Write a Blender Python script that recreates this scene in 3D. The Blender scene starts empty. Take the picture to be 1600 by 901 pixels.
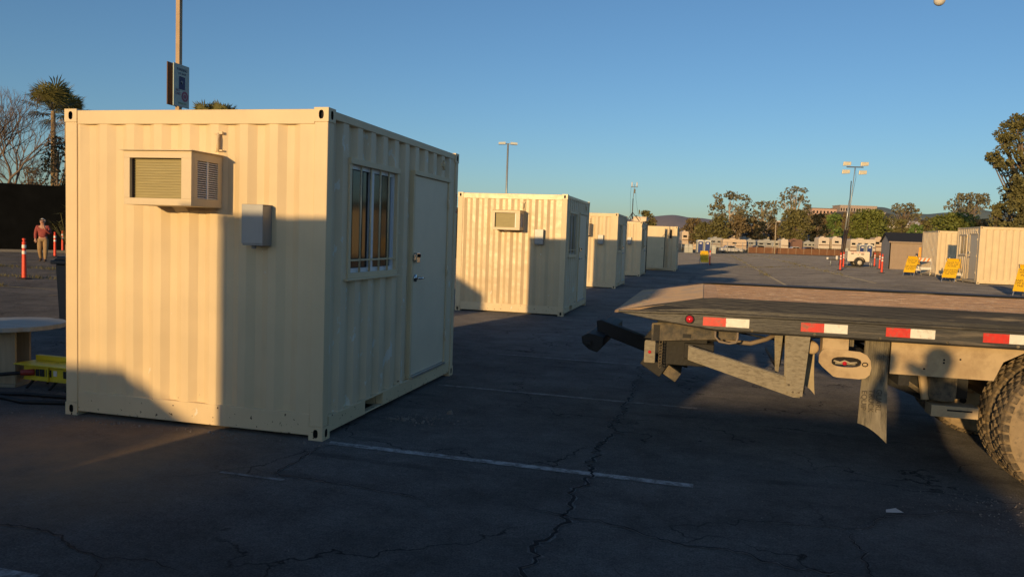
import bpy, bmesh, math, random
import numpy as np
from mathutils import Vector, Matrix, noise as mnoise

random.seed(7)
sc = bpy.context.scene
COL = sc.collection
R = math.radians
YAW = 0.2434                       # camera heading, left of the lot's long axis (+Y)
CAMH = 1.653
F = 1205.55; PITCH = 0.0665; ROLL = 0.03545


def at(px, dep):
    """ground point (lot x, y) on the bearing of image column px, dep metres ahead of the camera"""
    s = (px - 800) / F * dep
    return (s * math.cos(YAW) - dep * math.sin(YAW), s * math.sin(YAW) + dep * math.cos(YAW))


def hz(px):                        # horizon row on a column
    return 370.2 + 0.03545 * (px - 800)


def zz(px, py, dep):               # height above the datum
    return CAMH + (hz(px) - py) * dep / F


def S(t):
    t = max(0.0, min(1.0, t)); return t * t * (3 - 2 * t)


def gz(u, v):
    return .28 * S((u - 3) / 6) * S((v - 12) / 22)


# ------------------------------------------------------------------ materials
MAT = {}


def nodes(m):
    m.use_nodes = True
    return m.node_tree.nodes, m.node_tree.links


def mat(name, col, rough=.6, metal=0.0, var=0.0, vscale=6.0, dirt=None, dirt_amt=0.0, dscale=3.0, bump=0.0, bscale=40.0,
        stretch=None, spec=.5, coat=0.0, transl=None):
    """procedural principled material: a base colour, value mottling, and patches of dirt"""
    if name in MAT: return MAT[name]
    m = bpy.data.materials.new(name); N, L = nodes(m)
    b = N['Principled BSDF']
    b.inputs['Roughness'].default_value = rough; b.inputs['Metallic'].default_value = metal
    b.inputs['Specular IOR Level'].default_value = spec
    if coat: b.inputs['Coat Weight'].default_value = coat; b.inputs['Coat Roughness'].default_value = .15
    tc = N.new('ShaderNodeTexCoord'); mp = N.new('ShaderNodeMapping'); L.new(tc.outputs['Object'], mp.inputs[0])
    if stretch: mp.inputs['Scale'].default_value = stretch
    cur = None
    c1 = N.new('ShaderNodeRGB'); c1.outputs[0].default_value = (*col, 1); cur = c1.outputs[0]
    if var:
        n = N.new('ShaderNodeTexNoise'); n.inputs['Scale'].default_value = vscale; n.inputs['Detail'].default_value = 6
        n.inputs['Roughness'].default_value = .65
        L.new(mp.outputs[0], n.inputs['Vector'])
        mr = N.new('ShaderNodeMapRange'); mr.inputs[1].default_value = .25; mr.inputs[2].default_value = .75
        mr.inputs[3].default_value = 1 - var; mr.inputs[4].default_value = 1 + var
        L.new(n.outputs[0], mr.inputs[0])
        mx = N.new('ShaderNodeVectorMath'); mx.operation = 'SCALE'
        L.new(cur, mx.inputs[0]); L.new(mr.outputs[0], mx.inputs['Scale']); cur = mx.outputs[0]
    if dirt:
        n = N.new('ShaderNodeTexNoise'); n.inputs['Scale'].default_value = dscale; n.inputs['Detail'].default_value = 9
        n.inputs['Roughness'].default_value = .7
        L.new(mp.outputs[0], n.inputs['Vector'])
        mr = N.new('ShaderNodeMapRange'); mr.inputs[1].default_value = .62 - dirt_amt * .4
        mr.inputs[2].default_value = .75 - dirt_amt * .25
        L.new(n.outputs[0], mr.inputs[0])
        mx = N.new('ShaderNodeMix'); mx.data_type = 'RGBA'
        L.new(mr.outputs[0], mx.inputs[0]); L.new(cur, mx.inputs[6]); mx.inputs[7].default_value = (*dirt, 1)
        cur = mx.outputs[2]
        ra = N.new('ShaderNodeMapRange'); ra.inputs[3].default_value = rough; ra.inputs[4].default_value = min(1, rough + .3)
        L.new(mr.outputs[0], ra.inputs[0]); L.new(ra.outputs[0], b.inputs['Roughness'])
    L.new(cur, b.inputs['Base Color'])
    if bump >= .3: b.inputs['Diffuse Roughness'].default_value = 1
    if bump:
        n = N.new('ShaderNodeTexNoise'); n.inputs['Scale'].default_value = bscale; n.inputs['Detail'].default_value = 5
        L.new(mp.outputs[0], n.inputs['Vector'])
        bp = N.new('ShaderNodeBump'); bp.inputs['Strength'].default_value = bump; bp.inputs['Distance'].default_value = .01
        L.new(n.outputs[0], bp.inputs['Height']); L.new(bp.outputs[0], b.inputs['Normal'])
    if transl:
        t = N.new('ShaderNodeBsdfTranslucent'); t.inputs[0].default_value = (*transl, 1)
        ms = N.new('ShaderNodeMixShader'); ms.inputs[0].default_value = .3
        L.new(b.outputs[0], ms.inputs[1]); L.new(t.outputs[0], ms.inputs[2])
        L.new(ms.outputs[0], N['Material Output'].inputs[0])
    MAT[name] = m
    return m


def cream_paint(name, col, scuff):
    """sprayed steel: dented, with pale scuffs and a few rust-brown chips"""
    m = bpy.data.materials.new(name); N, L = nodes(m); b = N['Principled BSDF']
    tc = N.new('ShaderNodeTexCoord')
    mp = N.new('ShaderNodeMapping'); L.new(tc.outputs['Object'], mp.inputs[0])
    n1 = N.new('ShaderNodeTexNoise'); n1.inputs['Scale'].default_value = 2.2; n1.inputs['Detail'].default_value = 5; L.new(mp.outputs[0], n1.inputs['Vector'])
    r1 = N.new('ShaderNodeMapRange'); r1.inputs[1].default_value = .3; r1.inputs[2].default_value = .7; r1.inputs[3].default_value = .93; r1.inputs[4].default_value = 1.05
    L.new(n1.outputs[0], r1.inputs[0])
    sc_ = N.new('ShaderNodeVectorMath'); sc_.operation = 'SCALE'; sc_.inputs[0].default_value = col; L.new(r1.outputs[0], sc_.inputs['Scale'])
    # grime streaks running down
    mp2 = N.new('ShaderNodeMapping'); mp2.inputs['Scale'].default_value = (9, 9, .7); L.new(tc.outputs['Object'], mp2.inputs[0])
    n2 = N.new('ShaderNodeTexNoise'); n2.inputs['Scale'].default_value = 1.6; n2.inputs['Detail'].default_value = 6; L.new(mp2.outputs[0], n2.inputs['Vector'])
    r2 = N.new('ShaderNodeMapRange'); r2.inputs[1].default_value = .55; r2.inputs[2].default_value = .8; r2.inputs[3].default_value = 0; r2.inputs[4].default_value = .12
    L.new(n2.outputs[0], r2.inputs[0])
    m1 = N.new('ShaderNodeMix'); m1.data_type = 'RGBA'; L.new(r2.outputs[0], m1.inputs[0]); L.new(sc_.outputs[0], m1.inputs[6]); m1.inputs[7].default_value = (.40, .32, .20, 1)
    # scuffs
    n3 = N.new('ShaderNodeTexNoise'); n3.inputs['Scale'].default_value = 7; n3.inputs['Detail'].default_value = 8; n3.inputs['Roughness'].default_value = .6
    mp3 = N.new('ShaderNodeMapping'); mp3.inputs['Scale'].default_value = (1.2, 1.2, .7); mp3.inputs['Location'].default_value = (3.1, 1.7, 0); L.new(tc.outputs['Object'], mp3.inputs[0]); L.new(mp3.outputs[0], n3.inputs['Vector'])
    r3 = N.new('ShaderNodeMapRange'); r3.inputs[1].default_value = .74 - scuff; r3.inputs[2].default_value = .76 - scuff; L.new(n3.outputs[0], r3.inputs[0])
    m2 = N.new('ShaderNodeMix'); m2.data_type = 'RGBA'; L.new(r3.outputs[0], m2.inputs[0]); L.new(m1.outputs[2], m2.inputs[6]); m2.inputs[7].default_value = (.74, .70, .60, 1)
    sz = N.new('ShaderNodeSeparateXYZ'); L.new(tc.outputs['Object'], sz.inputs[0])
    lo = N.new('ShaderNodeMapRange'); lo.inputs[1].default_value = .04; lo.inputs[2].default_value = .5; lo.inputs[3].default_value = .17; lo.inputs[4].default_value = 0; L.new(sz.outputs[2], lo.inputs[0])
    n5 = N.new('ShaderNodeTexNoise'); n5.inputs['Scale'].default_value = 26; n5.inputs['Detail'].default_value = 6; L.new(mp.outputs[0], n5.inputs['Vector'])
    ad = N.new('ShaderNodeMath'); ad.operation = 'ADD'; L.new(n5.outputs[0], ad.inputs[0]); L.new(lo.outputs[0], ad.inputs[1])
    r5 = N.new('ShaderNodeMapRange'); r5.inputs[1].default_value = .80; r5.inputs[2].default_value = .82; L.new(ad.outputs[0], r5.inputs[0])
    m3 = N.new('ShaderNodeMix'); m3.data_type = 'RGBA'; L.new(r5.outputs[0], m3.inputs[0]); L.new(m2.outputs[2], m3.inputs[6]); m3.inputs[7].default_value = (.10, .06, .035, 1)
    L.new(m3.outputs[2], b.inputs['Base Color'])
    b.inputs['Roughness'].default_value = .5; b.inputs['Specular IOR Level'].default_value = .35
    bp = N.new('ShaderNodeBump'); bp.inputs['Strength'].default_value = .35; bp.inputs['Distance'].default_value = .02
    n4 = N.new('ShaderNodeTexNoise'); n4.inputs['Scale'].default_value = 3.5; n4.inputs['Detail'].default_value = 2; L.new(mp.outputs[0], n4.inputs['Vector'])
    L.new(n4.outputs[0], bp.inputs['Height']); L.new(bp.outputs[0], b.inputs['Normal'])
    MAT[name] = m
    return m


def asphalt():
    m = bpy.data.materials.new('asphalt'); N, L = nodes(m); b = N['Principled BSDF']
    g = N.new('ShaderNodeNewGeometry')
    def noi(s, d, r=.6):
        n = N.new('ShaderNodeTexNoise'); n.inputs['Scale'].default_value = s; n.inputs['Detail'].default_value = d; n.inputs['Roughness'].default_value = r
        L.new(g.outputs['Position'], n.inputs['Vector']); return n.outputs[0]
    def mr(i, a, b_, c, d):
        x = N.new('ShaderNodeMapRange'); x.inputs[1].default_value = a; x.inputs[2].default_value = b_; x.inputs[3].default_value = c; x.inputs[4].default_value = d
        L.new(i, x.inputs[0]); return x.outputs[0]
    def mul(a, b_):
        x = N.new('ShaderNodeMath'); x.operation = 'MULTIPLY'; L.new(a, x.inputs[0]); L.new(b_, x.inputs[1]); return x.outputs[0]
    k = mul(mr(noi(.45, 7, .7), .3, .7, .62, 1.4), mr(noi(2.6, 8, .75), .3, .7, .7, 1.32))
    k = mul(k, mr(noi(85, 3, .7), .25, .8, .45, 1.7))
    k = mul(k, mr(noi(24, 5, .8), .3, .75, .75, 1.3))
    # hairline crazing, only in places
    wv = N.new('ShaderNodeVectorMath'); wv.operation = 'ADD'; wn = N.new('ShaderNodeTexNoise'); wn.inputs['Scale'].default_value = 2.4; wn.inputs['Detail'].default_value = 6
    L.new(g.outputs['Position'], wn.inputs['Vector']); L.new(g.outputs['Position'], wv.inputs[0]); ws = N.new('ShaderNodeVectorMath'); ws.operation = 'SCALE'; ws.inputs['Scale'].default_value = .9
    L.new(wn.outputs['Color'], ws.inputs[0]); L.new(ws.outputs[0], wv.inputs[1])
    ve = N.new('ShaderNodeTexVoronoi'); ve.feature = 'DISTANCE_TO_EDGE'; ve.inputs['Scale'].default_value = .62; L.new(wv.outputs[0], ve.inputs['Vector'])
    hair = mul(mr(ve.outputs['Distance'], .002, .009, 1, 0), mr(noi(.7, 4), .44, .56, 0, 1))
    k = mul(k, mr(hair, 0, 1, 1, .25))
    # scuffed tyre arcs
    wt = N.new('ShaderNodeTexWave'); wt.wave_type = 'RINGS'; wt.inputs['Scale'].default_value = .55; wt.inputs['Distortion'].default_value = 2.5; wt.inputs['Detail'].default_value = 2
    mpt = N.new('ShaderNodeMapping'); mpt.inputs['Location'].default_value = (6.5, -14, 0); L.new(g.outputs['Position'], mpt.inputs[0]); L.new(mpt.outputs[0], wt.inputs['Vector'])
    k = mul(k, mr(mul(mr(wt.outputs[0], .86, .97, 0, 1), mr(noi(.5, 3), .5, .62, 0, 1)), 0, 1, 1, .72))
    v = N.new('ShaderNodeVectorMath'); v.operation = 'SCALE'; v.inputs[0].default_value = (.108, .102, .097); L.new(k, v.inputs['Scale'])
    # paler further out: the low sun's grazing brightness put into the colour
    sx = N.new('ShaderNodeSeparateXYZ'); L.new(g.outputs['Position'], sx.inputs[0])
    ad = N.new('ShaderNodeMath'); ad.operation = 'MULTIPLY_ADD'; L.new(noi(.12, 4), ad.inputs[0]); ad.inputs[1].default_value = 14; L.new(sx.outputs[1], ad.inputs[2])
    side = mr(sx.outputs[0], -16, -5, 0, .45)
    oa = N.new('ShaderNodeMath'); oa.operation = 'ADD'; oa.inputs[1].default_value = 1.0; L.new(mul(mr(ad.outputs[0], 13, 24, 0, 1), side), oa.inputs[0]); far_gain = oa.outputs[0]
    v2 = N.new('ShaderNodeVectorMath'); v2.operation = 'SCALE'; L.new(v.outputs[0], v2.inputs[0]); L.new(far_gain, v2.inputs['Scale']); v = v2
    # pale dusty patches
    mx = N.new('ShaderNodeMix'); mx.data_type = 'RGBA'; L.new(mr(noi(.9, 10, .72), .60, .74, 0, .5), mx.inputs[0])
    L.new(v.outputs[0], mx.inputs[6]); mx.inputs[7].default_value = (.15, .13, .105, 1)
    # brown glow off the lit container wall, tinted into the asphalt before it
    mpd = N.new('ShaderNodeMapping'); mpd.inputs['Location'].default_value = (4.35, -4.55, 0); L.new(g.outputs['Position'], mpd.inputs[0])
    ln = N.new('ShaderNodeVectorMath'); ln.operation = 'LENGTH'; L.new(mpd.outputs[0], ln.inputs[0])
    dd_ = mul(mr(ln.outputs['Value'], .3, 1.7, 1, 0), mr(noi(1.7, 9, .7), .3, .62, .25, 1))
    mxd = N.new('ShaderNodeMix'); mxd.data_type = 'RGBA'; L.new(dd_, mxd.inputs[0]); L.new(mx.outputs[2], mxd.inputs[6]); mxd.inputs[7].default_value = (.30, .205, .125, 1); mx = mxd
    # loose pale grit
    vo = N.new('ShaderNodeTexVoronoi'); vo.inputs['Scale'].default_value = 26; L.new(g.outputs['Position'], vo.inputs['Vector'])
    gr = mul(mr(vo.outputs['Distance'], .045, .075, 1, 0), mr(noi(1.4, 3), .50, .62, 0, 1))
    mx2 = N.new('ShaderNodeMix'); mx2.data_type = 'RGBA'; L.new(gr, mx2.inputs[0]); L.new(mx.outputs[2], mx2.inputs[6]); mx2.inputs[7].default_value = (.26, .23, .19, 1)
    L.new(mx2.outputs[2], b.inputs['Base Color'])
    b.inputs['Roughness'].default_value = .9; b.inputs['Specular IOR Level'].default_value = .12; b.inputs['Diffuse Roughness'].default_value = 1
    bp = N.new('ShaderNodeBump'); bp.inputs['Strength'].default_value = .9; bp.inputs['Distance'].default_value = .012
    L.new(noi(70, 4, .7), bp.inputs['Height'])
    bp2 = N.new('ShaderNodeBump'); bp2.inputs['Strength'].default_value = .5; bp2.inputs['Distance'].default_value = .05
    L.new(noi(1.8, 5), bp2.inputs['Height']); L.new(bp.outputs[0], bp2.inputs['Normal']); L.new(bp2.outputs[0], b.inputs['Normal'])
    MAT['asphalt'] = m
    return m


def worn_line(name, col, wear, base=(.105, .10, .095)):
    """thin worn paint: broken up so the asphalt shows through"""
    m = bpy.data.materials.new(name); N, L = nodes(m); b = N['Principled BSDF']
    g = N.new('ShaderNodeNewGeometry'); n = N.new('ShaderNodeTexNoise'); n.inputs['Scale'].default_value = 9; n.inputs['Detail'].default_value = 9; n.inputs['Roughness'].default_value = .8
    L.new(g.outputs['Position'], n.inputs['Vector'])
    x = N.new('ShaderNodeMapRange'); x.inputs[1].default_value = wear - .07; x.inputs[2].default_value = wear + .12; L.new(n.outputs[0], x.inputs[0])
    mx = N.new('ShaderNodeMix'); mx.data_type = 'RGBA'; L.new(x.outputs[0], mx.inputs[0]); mx.inputs[6].default_value = (*base, 1); mx.inputs[7].default_value = (*col, 1); b.inputs['Diffuse Roughness'].default_value = 1
    L.new(mx.outputs[2], b.inputs['Base Color']); b.inputs['Roughness'].default_value = .9; b.inputs['Specular IOR Level'].default_value = .2
    MAT[name] = m; return m


cream_paint('cream', (.71, .565, .355), .04)
cream_paint('cream_scuffed', (.74, .60, .41), .135)
mat('door_paint', (.76, .64, .46), .5, var=.06, vscale=3)
mat('window_white', (.72, .74, .78), .4, var=.04)
mat('dark_glass', (.010, .012, .014), .08, spec=.22, var=.1)
mat('hole_dark', (.015, .013, .012), .9, var=.2)
mat('rubber_seal', (.02, .02, .02), .8, var=.2)
mat('aluminium', (.7, .71, .73), .3, 1.0, var=.1)
mat('steel_chrome', (.6, .6, .6), .18, 1.0, var=.1)
mat('ac_panel', (.66, .54, .36), .5, var=.05)
mat('ac_fins', (.32, .27, .12), .55, var=.22, vscale=14, stretch=(.4, .4, 9))
mat('ac_dark', (.05, .03, .035), .7, var=.2)
mat('elec_grey', (.30, .31, .32), .45, .3, var=.08)
mat('red_ink', (.45, .06, .05), .7, var=.2)
mat('roof_cream', (.6, .5, .34), .6, var=.15, dirt=(.25, .2, .14), dirt_amt=.3)
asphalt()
worn_line('white_line', (.36, .36, .36), .47)
worn_line('white_line_faint', (.27, .26, .25), .475)
worn_line('yellow_line', (.34, .30, .18), .50, (.155, .147, .135))
worn_line('yellow_line_dim', (.25, .22, .13), .50)
mat('crack_dark', (.008, .008, .009), .95, var=.3)
mat('crack_rim', (.21, .20, .185), .95, var=.5, vscale=22, dirt=(.10, .095, .09), dirt_amt=.5, dscale=16)
mat('dirt_field', (.16, .11, .06), .95, var=.35, vscale=.5, dirt=(.12, .12, .05), dirt_amt=.5, dscale=.2)
mat('concrete', (.16, .15, .14), .9, var=.15, vscale=4)
mat('black_steel', (.028, .028, .028), .45, var=.4, vscale=7, dirt=(.20, .17, .13), dirt_amt=.12, dscale=5, stretch=(.22, 1, 3.2), bump=.35)
mat('dusty_black', (.05, .046, .04), .65, var=.3, vscale=9, dirt=(.22, .18, .12), dirt_amt=.55, dscale=9, bump=.3)
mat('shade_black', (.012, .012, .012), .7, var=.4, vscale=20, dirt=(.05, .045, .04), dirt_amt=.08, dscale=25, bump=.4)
mat('tan_dust', (.48, .36, .21), .85, var=.12, vscale=4, dirt=(.36, .26, .15), dirt_amt=.4, dscale=6)
mat('galv_dusty', (.31, .275, .20), .8, var=.2, vscale=35, dirt=(.20, .17, .12), dirt_amt=.35, dscale=40, stretch=(.6, 1, 1.6), bump=.4)
mat('deck_rust', (.39, .25, .145), .85, var=.45, vscale=7, dirt=(.68, .56, .42), dirt_amt=.22, dscale=15, stretch=(.6, 1.3, 1), bump=1.0, bscale=60)
mat('deck_plate', (.24, .215, .19), .85, var=.3, vscale=6, dirt=(.40, .28, .17), dirt_amt=.8, dscale=5, bump=.8)
mat('tape_red', (.62, .03, .02), .35, var=.15, vscale=30, dirt=(.25, .12, .08), dirt_amt=.25, dscale=22)
mat('tape_white', (.78, .76, .68), .3, var=.1, vscale=30, dirt=(.42, .36, .27), dirt_amt=.25, dscale=18)
mat('lens_red', (.55, .02, .03), .15, var=.15)
mat('rubber_tread', (.075, .062, .045), .9, var=.3, vscale=15, dirt=(.24, .18, .11), dirt_amt=.5, dscale=18)
mat('rubber_dusty', (.30, .225, .135), .95, var=.2, vscale=10, dirt=(.12, .095, .065), dirt_amt=.25, dscale=14)
mat('rim_dusty', (.46, .34, .2), .8, var=.15, vscale=8)
mat('flap_rubber', (.20, .175, .125), .85, var=.3, vscale=12, dirt=(.09, .08, .06), dirt_amt=.4, dscale=10, stretch=(3, 1, .5))
mat('flap_tan', (.42, .35, .23), .9, var=.2, vscale=8)
mat('flap_ink', (.085, .07, .05), .9, var=.3)
mat('hose', (.22, .17, .12), .7, var=.2)
mat('wood_ply', (.42, .32, .20), .75, var=.2, vscale=3, stretch=(6, 6, .6))
mat('wood_side', (.36, .27, .17), .8, var=.25, vscale=3, stretch=(6, 6, .6))
mat('wood_top', (.40, .38, .33), .8, var=.2, vscale=5, stretch=(.4, 3, 1))
mat('ink_black', (.02, .02, .02), .8, var=.2)
mat('yellow_box', (.72, .56, .03), .4, var=.1, dirt=(.35, .28, .04), dirt_amt=.2)
mat('cable_black', (.012, .012, .013), .6, var=.2)
mat('connector_red', (.30, .03, .02), .5, var=.2)
mat('bin_dark', (.02, .024, .03), .5, var=.2)
mat('delineator_orange', (.80, .075, .03), .5, var=.08)
mat('reflective_white', (.8, .74, .66), .35, var=.05)
mat('base_black', (.02, .02, .02), .8, var=.2)
mat('sign_yellow', (.85, .51, .012), .5, var=.05)
mat('sign_orange', (.85, .33, .01), .5, var=.05)
mat('barricade_white', (.75, .72, .66), .5, var=.06)
mat('stripe_orange', (.75, .22, .03), .5, var=.05)
mat('leg_metal', (.45, .45, .45), .4, .6, var=.1)
mat('shed_wall', (.34, .255, .185), .8, var=.1, vscale=3)
mat('shed_wall_side', (.36, .33, .30), .8, var=.1, vscale=3)
mat('shed_roof', (.022, .024, .03), .9, var=.3, vscale=20)
mat('trailer_white', (.78, .68, .56), .5, var=.06)
mat('mast_dark', (.05, .035, .03), .5, .3, var=.2)
mat('mast_grey', (.42, .44, .42), .4, .5, var=.1)
mat('lamp_head', (.65, .58, .42), .35, .3, var=.1)
mat('pole_tan', (.42, .29, .17), .6, var=.12, vscale=5)
mat('lamp_dark', (.05, .045, .04), .5, var=.2)
mat('board_pale', (.42, .50, .46), .6, var=.06)
mat('board_back', (.13, .07, .05), .7, var=.1)
mat('board_navy', (.02, .035, .12), .6, var=.1)
mat('board_maroon', (.30, .09, .14), .6, var=.1)
mat('board_green', (.12, .30, .12), .6, var=.1)
mat('toilet_grey', (.46, .46, .40), .6, var=.06)
mat('toilet_blue', (.025, .05, .19), .5, var=.1)
mat('toilet_roof', (.68, .66, .60), .5, var=.05)
mat('fence_black', (.006, .0065, .007), 1.0, var=.4, vscale=1.2, spec=.05)
mat('fence_brown', (.21, .10, .05), .9, var=.25, vscale=1.5)
mat('post_pale', (.45, .38, .28), .8, var=.1)
mat('wire_grey', (.16, .17, .16), .6, .3, var=.1)
mat('sign_blue', (.02, .09, .42), .6, var=.05)
mat('rv_white', (.66, .57, .46), .5, var=.06)
mat('rv_cream', (.62, .48, .34), .5, var=.06)
mat('rv_grey', (.36, .36, .34), .5, var=.06)
mat('rv_brown', (.20, .11, .08), .6, var=.08)
mat('rv_stripe', (.22, .13, .08), .6, var=.08)
mat('car_blue', (.03, .05, .11), .3, var=.06)
mat('car_white', (.6, .58, .55), .3, var=.05)
mat('car_dark', (.03, .032, .036), .3, var=.05)
mat('tyre', (.025, .024, .023), .85, var=.2)
mat('wheel_cream', (.66, .6, .48), .5, var=.05)
mat('stucco', (.62, .48, .33), .9, var=.08)
mat('stucco_pink', (.50, .34, .27), .9, var=.08)
mat('stucco_far', (.40, .32, .27), .9, var=.1)
mat('stucco_white', (.66, .60, .52), .9, var=.08)
mat('roof_tile', (.22, .14, .10), .9, var=.15)
mat('roof_grey', (.20, .20, .21), .9, var=.15)
mat('hill_brown', (.33, .27, .25), 1, var=.15, vscale=.004, dirt=(.26, .23, .19), dirt_amt=.3, dscale=.006)
mat('hill_green', (.22, .26, .21), 1, var=.15, vscale=.004, dirt=(.17, .20, .15), dirt_amt=.4, dscale=.008)
mat('hill_near', (.10, .095, .05), 1, var=.4, vscale=.09, dirt=(.16, .12, .08), dirt_amt=.5, dscale=.06)
mat('bark', (.20, .15, .105), .95, var=.3, vscale=6)
mat('bark_pale', (.42, .35, .27), .95, var=.25, vscale=5)
mat('bark_bare', (.17, .125, .095), .95, var=.2, vscale=5)
mat('leaf_olive', (.19, .175, .062), .75, var=.4, vscale=.8, transl=(.09, .085, .02))
mat('leaf_brown', (.235, .175, .088), .75, var=.35, vscale=.8, transl=(.1, .07, .03))
mat('leaf_grey', (.215, .20, .115), .75, var=.35, vscale=.8, transl=(.08, .07, .03))
mat('leaf_green', (.19, .215, .045), .7, var=.35, vscale=.7, transl=(.09, .13, .02))
mat('leaf_bright', (.17, .25, .06), .7, var=.3, vscale=.7, transl=(.08, .15, .02))
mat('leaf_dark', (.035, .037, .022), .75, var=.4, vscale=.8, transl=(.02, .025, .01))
mat('palm_leaf', (.20, .19, .065), .7, var=.35, vscale=2, transl=(.08, .08, .02))
mat('palm_dry', (.30, .21, .11), .9, var=.3, vscale=2)
mat('weed', (.17, .15, .06), .9, var=.4, vscale=3)
mat('stone', (.20, .175, .15), .9, var=.35, vscale=20)
mat('litter_white', (.6, .58, .54), .8, var=.1)
mat('skin', (.45, .24, .16), .6, var=.08)
mat('hair_white', (.62, .55, .48), .8, var=.1)
mat('hair_dark', (.03, .02, .015), .7, var=.1)
mat('shirt_maroon', (.30, .06, .05), .85, var=.12, vscale=12)
mat('pants_khaki', (.32, .205, .095), .85, var=.12, vscale=10)
mat('shoe_brown', (.06, .035, .02), .6, var=.1)
mat('jacket_dark', (.03, .035, .045), .8, var=.1)
mat('phone_black', (.01, .01, .012), .2, var=.1)
mat('moon_grey', (.62, .60, .56), 1, var=.25, vscale=.03)
mat('tent_white', (.7, .7, .7), .7, var=.05)


# ------------------------------------------------------------------ mesh builder
class MB:
    def __init__(s):
        s.v = []; s.f = []; s.fm = []; s.mats = []; s.sm = []

    def mi(s, m):
        if m not in s.mats: s.mats.append(m)
        return s.mats.index(m)

    def add(s, vs, fs, m, smooth=False, M=None):
        o = len(s.v)
        if M is not None: vs = [tuple(M @ Vector(p)) for p in vs]
        s.v.extend([tuple(p) for p in vs])
        k = s.mi(m)
        for f in fs: s.f.append(tuple(i + o for i in f)); s.fm.append(k); s.sm.append(smooth)
        return s

    def box(s, x0, y0, z0, x1, y1, z1, m, M=None):
        if x1 < x0: x0, x1 = x1, x0
        if y1 < y0: y0, y1 = y1, y0
        if z1 < z0: z0, z1 = z1, z0
        vs = [(x0, y0, z0), (x1, y0, z0), (x1, y1, z0), (x0, y1, z0), (x0, y0, z1), (x1, y0, z1), (x1, y1, z1), (x0, y1, z1)]
        return s.add(vs, [(0, 3, 2, 1), (4, 5, 6, 7), (0, 1, 5, 4), (1, 2, 6, 5), (2, 3, 7, 6), (3, 0, 4, 7)], m, M=M)

    def prism(s, poly, axis, a, b, m, M=None, caps=True):
        """polygon in the plane normal to axis, extruded from a to b. y-axis: poly is (x,z); x-axis: (y,z); z-axis: (x,y)"""
        def p3(p, t): return {'x': (t, p[0], p[1]), 'y': (p[0], t, p[1]), 'z': (p[0], p[1], t)}[axis]
        n = len(poly); vs = [p3(p, a) for p in poly] + [p3(p, b) for p in poly]
        fs = [(i, (i + 1) % n, (i + 1) % n + n, i + n) for i in range(n)]
        if caps: fs += [tuple(range(n))[::-1], tuple(range(n, 2 * n))]
        return s.add(vs, fs, m, M=M)

    def tube(s, pts, r, m, n=8, smooth=True, cap=True):
        """round bar through pts; r a number or one radius per point"""
        pts = [Vector(p) for p in pts]; k = len(pts)
        rr = r if isinstance(r, (list, tuple)) else [r] * k
        vs = []; up = None
        for i, p in enumerate(pts):
            d = (pts[min(i + 1, k - 1)] - pts[max(i - 1, 0)]).normalized()
            if up is None or abs(up.dot(d)) > .98: up = Vector((0, 0, 1)) if abs(d.z) < .9 else Vector((1, 0, 0))
            a = d.cross(up).normalized(); b = a.cross(d).normalized(); up = b
            for j in range(n):
                t = 2 * math.pi * j / n; vs.append(p + (a * math.cos(t) + b * math.sin(t)) * rr[i])
        fs = [(i * n + j, i * n + (j + 1) % n, (i + 1) * n + (j + 1) % n, (i + 1) * n + j) for i in range(k - 1) for j in range(n)]
        if cap: fs += [tuple(range(n))[::-1], tuple(range((k - 1) * n, k * n))]
        return s.add(vs, fs, m, smooth=smooth)

    def lathe(s, prof, axis_o, axis='z', n=32, m='cream', smooth=True, closed=False):
        """prof: list of (radius, along)"""
        ox, oy, oz = axis_o; vs = []; k = len(prof)
        for (r, h) in prof:
            for j in range(n):
                t = 2 * math.pi * j / n; c, d = r * math.cos(t), r * math.sin(t)
                vs.append({'z': (ox + c, oy + d, oz + h), 'y': (ox + c, oy + h, oz + d), 'x': (ox + h, oy + c, oz + d)}[axis])
        rng = range(k if closed else k - 1)
        fs = [(i * n + j, i * n + (j + 1) % n, ((i + 1) % k) * n + (j + 1) % n, ((i + 1) % k) * n + j) for i in rng for j in range(n)]
        return s.add(vs, fs, m, smooth=smooth)

    def build(s, name, parent=None, loc=(0, 0, 0), bevel=0, **tags):
        me = bpy.data.meshes.new(name); me.from_pydata([tuple(p) for p in s.v], [], s.f)
        for m in s.mats: me.materials.append(MAT[m])
        me.polygons.foreach_set('material_index', s.fm); me.polygons.foreach_set('use_smooth', s.sm)
        bm = bmesh.new(); bm.from_mesh(me); bmesh.ops.recalc_face_normals(bm, faces=bm.faces); bm.to_mesh(me); bm.free()
        o = bpy.data.objects.new(name, me); COL.objects.link(o); o.location = loc
        if parent is not None: o.parent = parent
        if bevel:
            b = o.modifiers.new('bevel', 'BEVEL'); b.width = bevel; b.segments = 2; b.limit_method = 'ANGLE'; b.angle_limit = R(40)
            b.harden_normals = False
        for k, v in tags.items(): o[k] = v
        return o


def thing(name, label, cat, loc=(0, 0, 0), rz=0, group=None):
    o = bpy.data.objects.new(name, None); COL.objects.link(o); o.location = loc; o.rotation_euler = (0, 0, rz)
    o.empty_display_size = .2; o['label'] = label; o['category'] = cat
    if group: o['group'] = group
    return o


def dup(root, loc, rz=0, label=None, group=None, skip=()):
    def kind(o): return o.name.split('.')[0]
    r = root.copy(); COL.objects.link(r); r.location = loc; r.rotation_euler = (0, 0, rz)
    if label: r['label'] = label
    if group: r['group'] = group
    def rec(a, b):
        for ch in list(a.children):
            if kind(ch) in skip: continue
            c = ch.copy(); COL.objects.link(c); c.parent = b
            rec(ch, c)
    rec(root, r)
    return r


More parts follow.
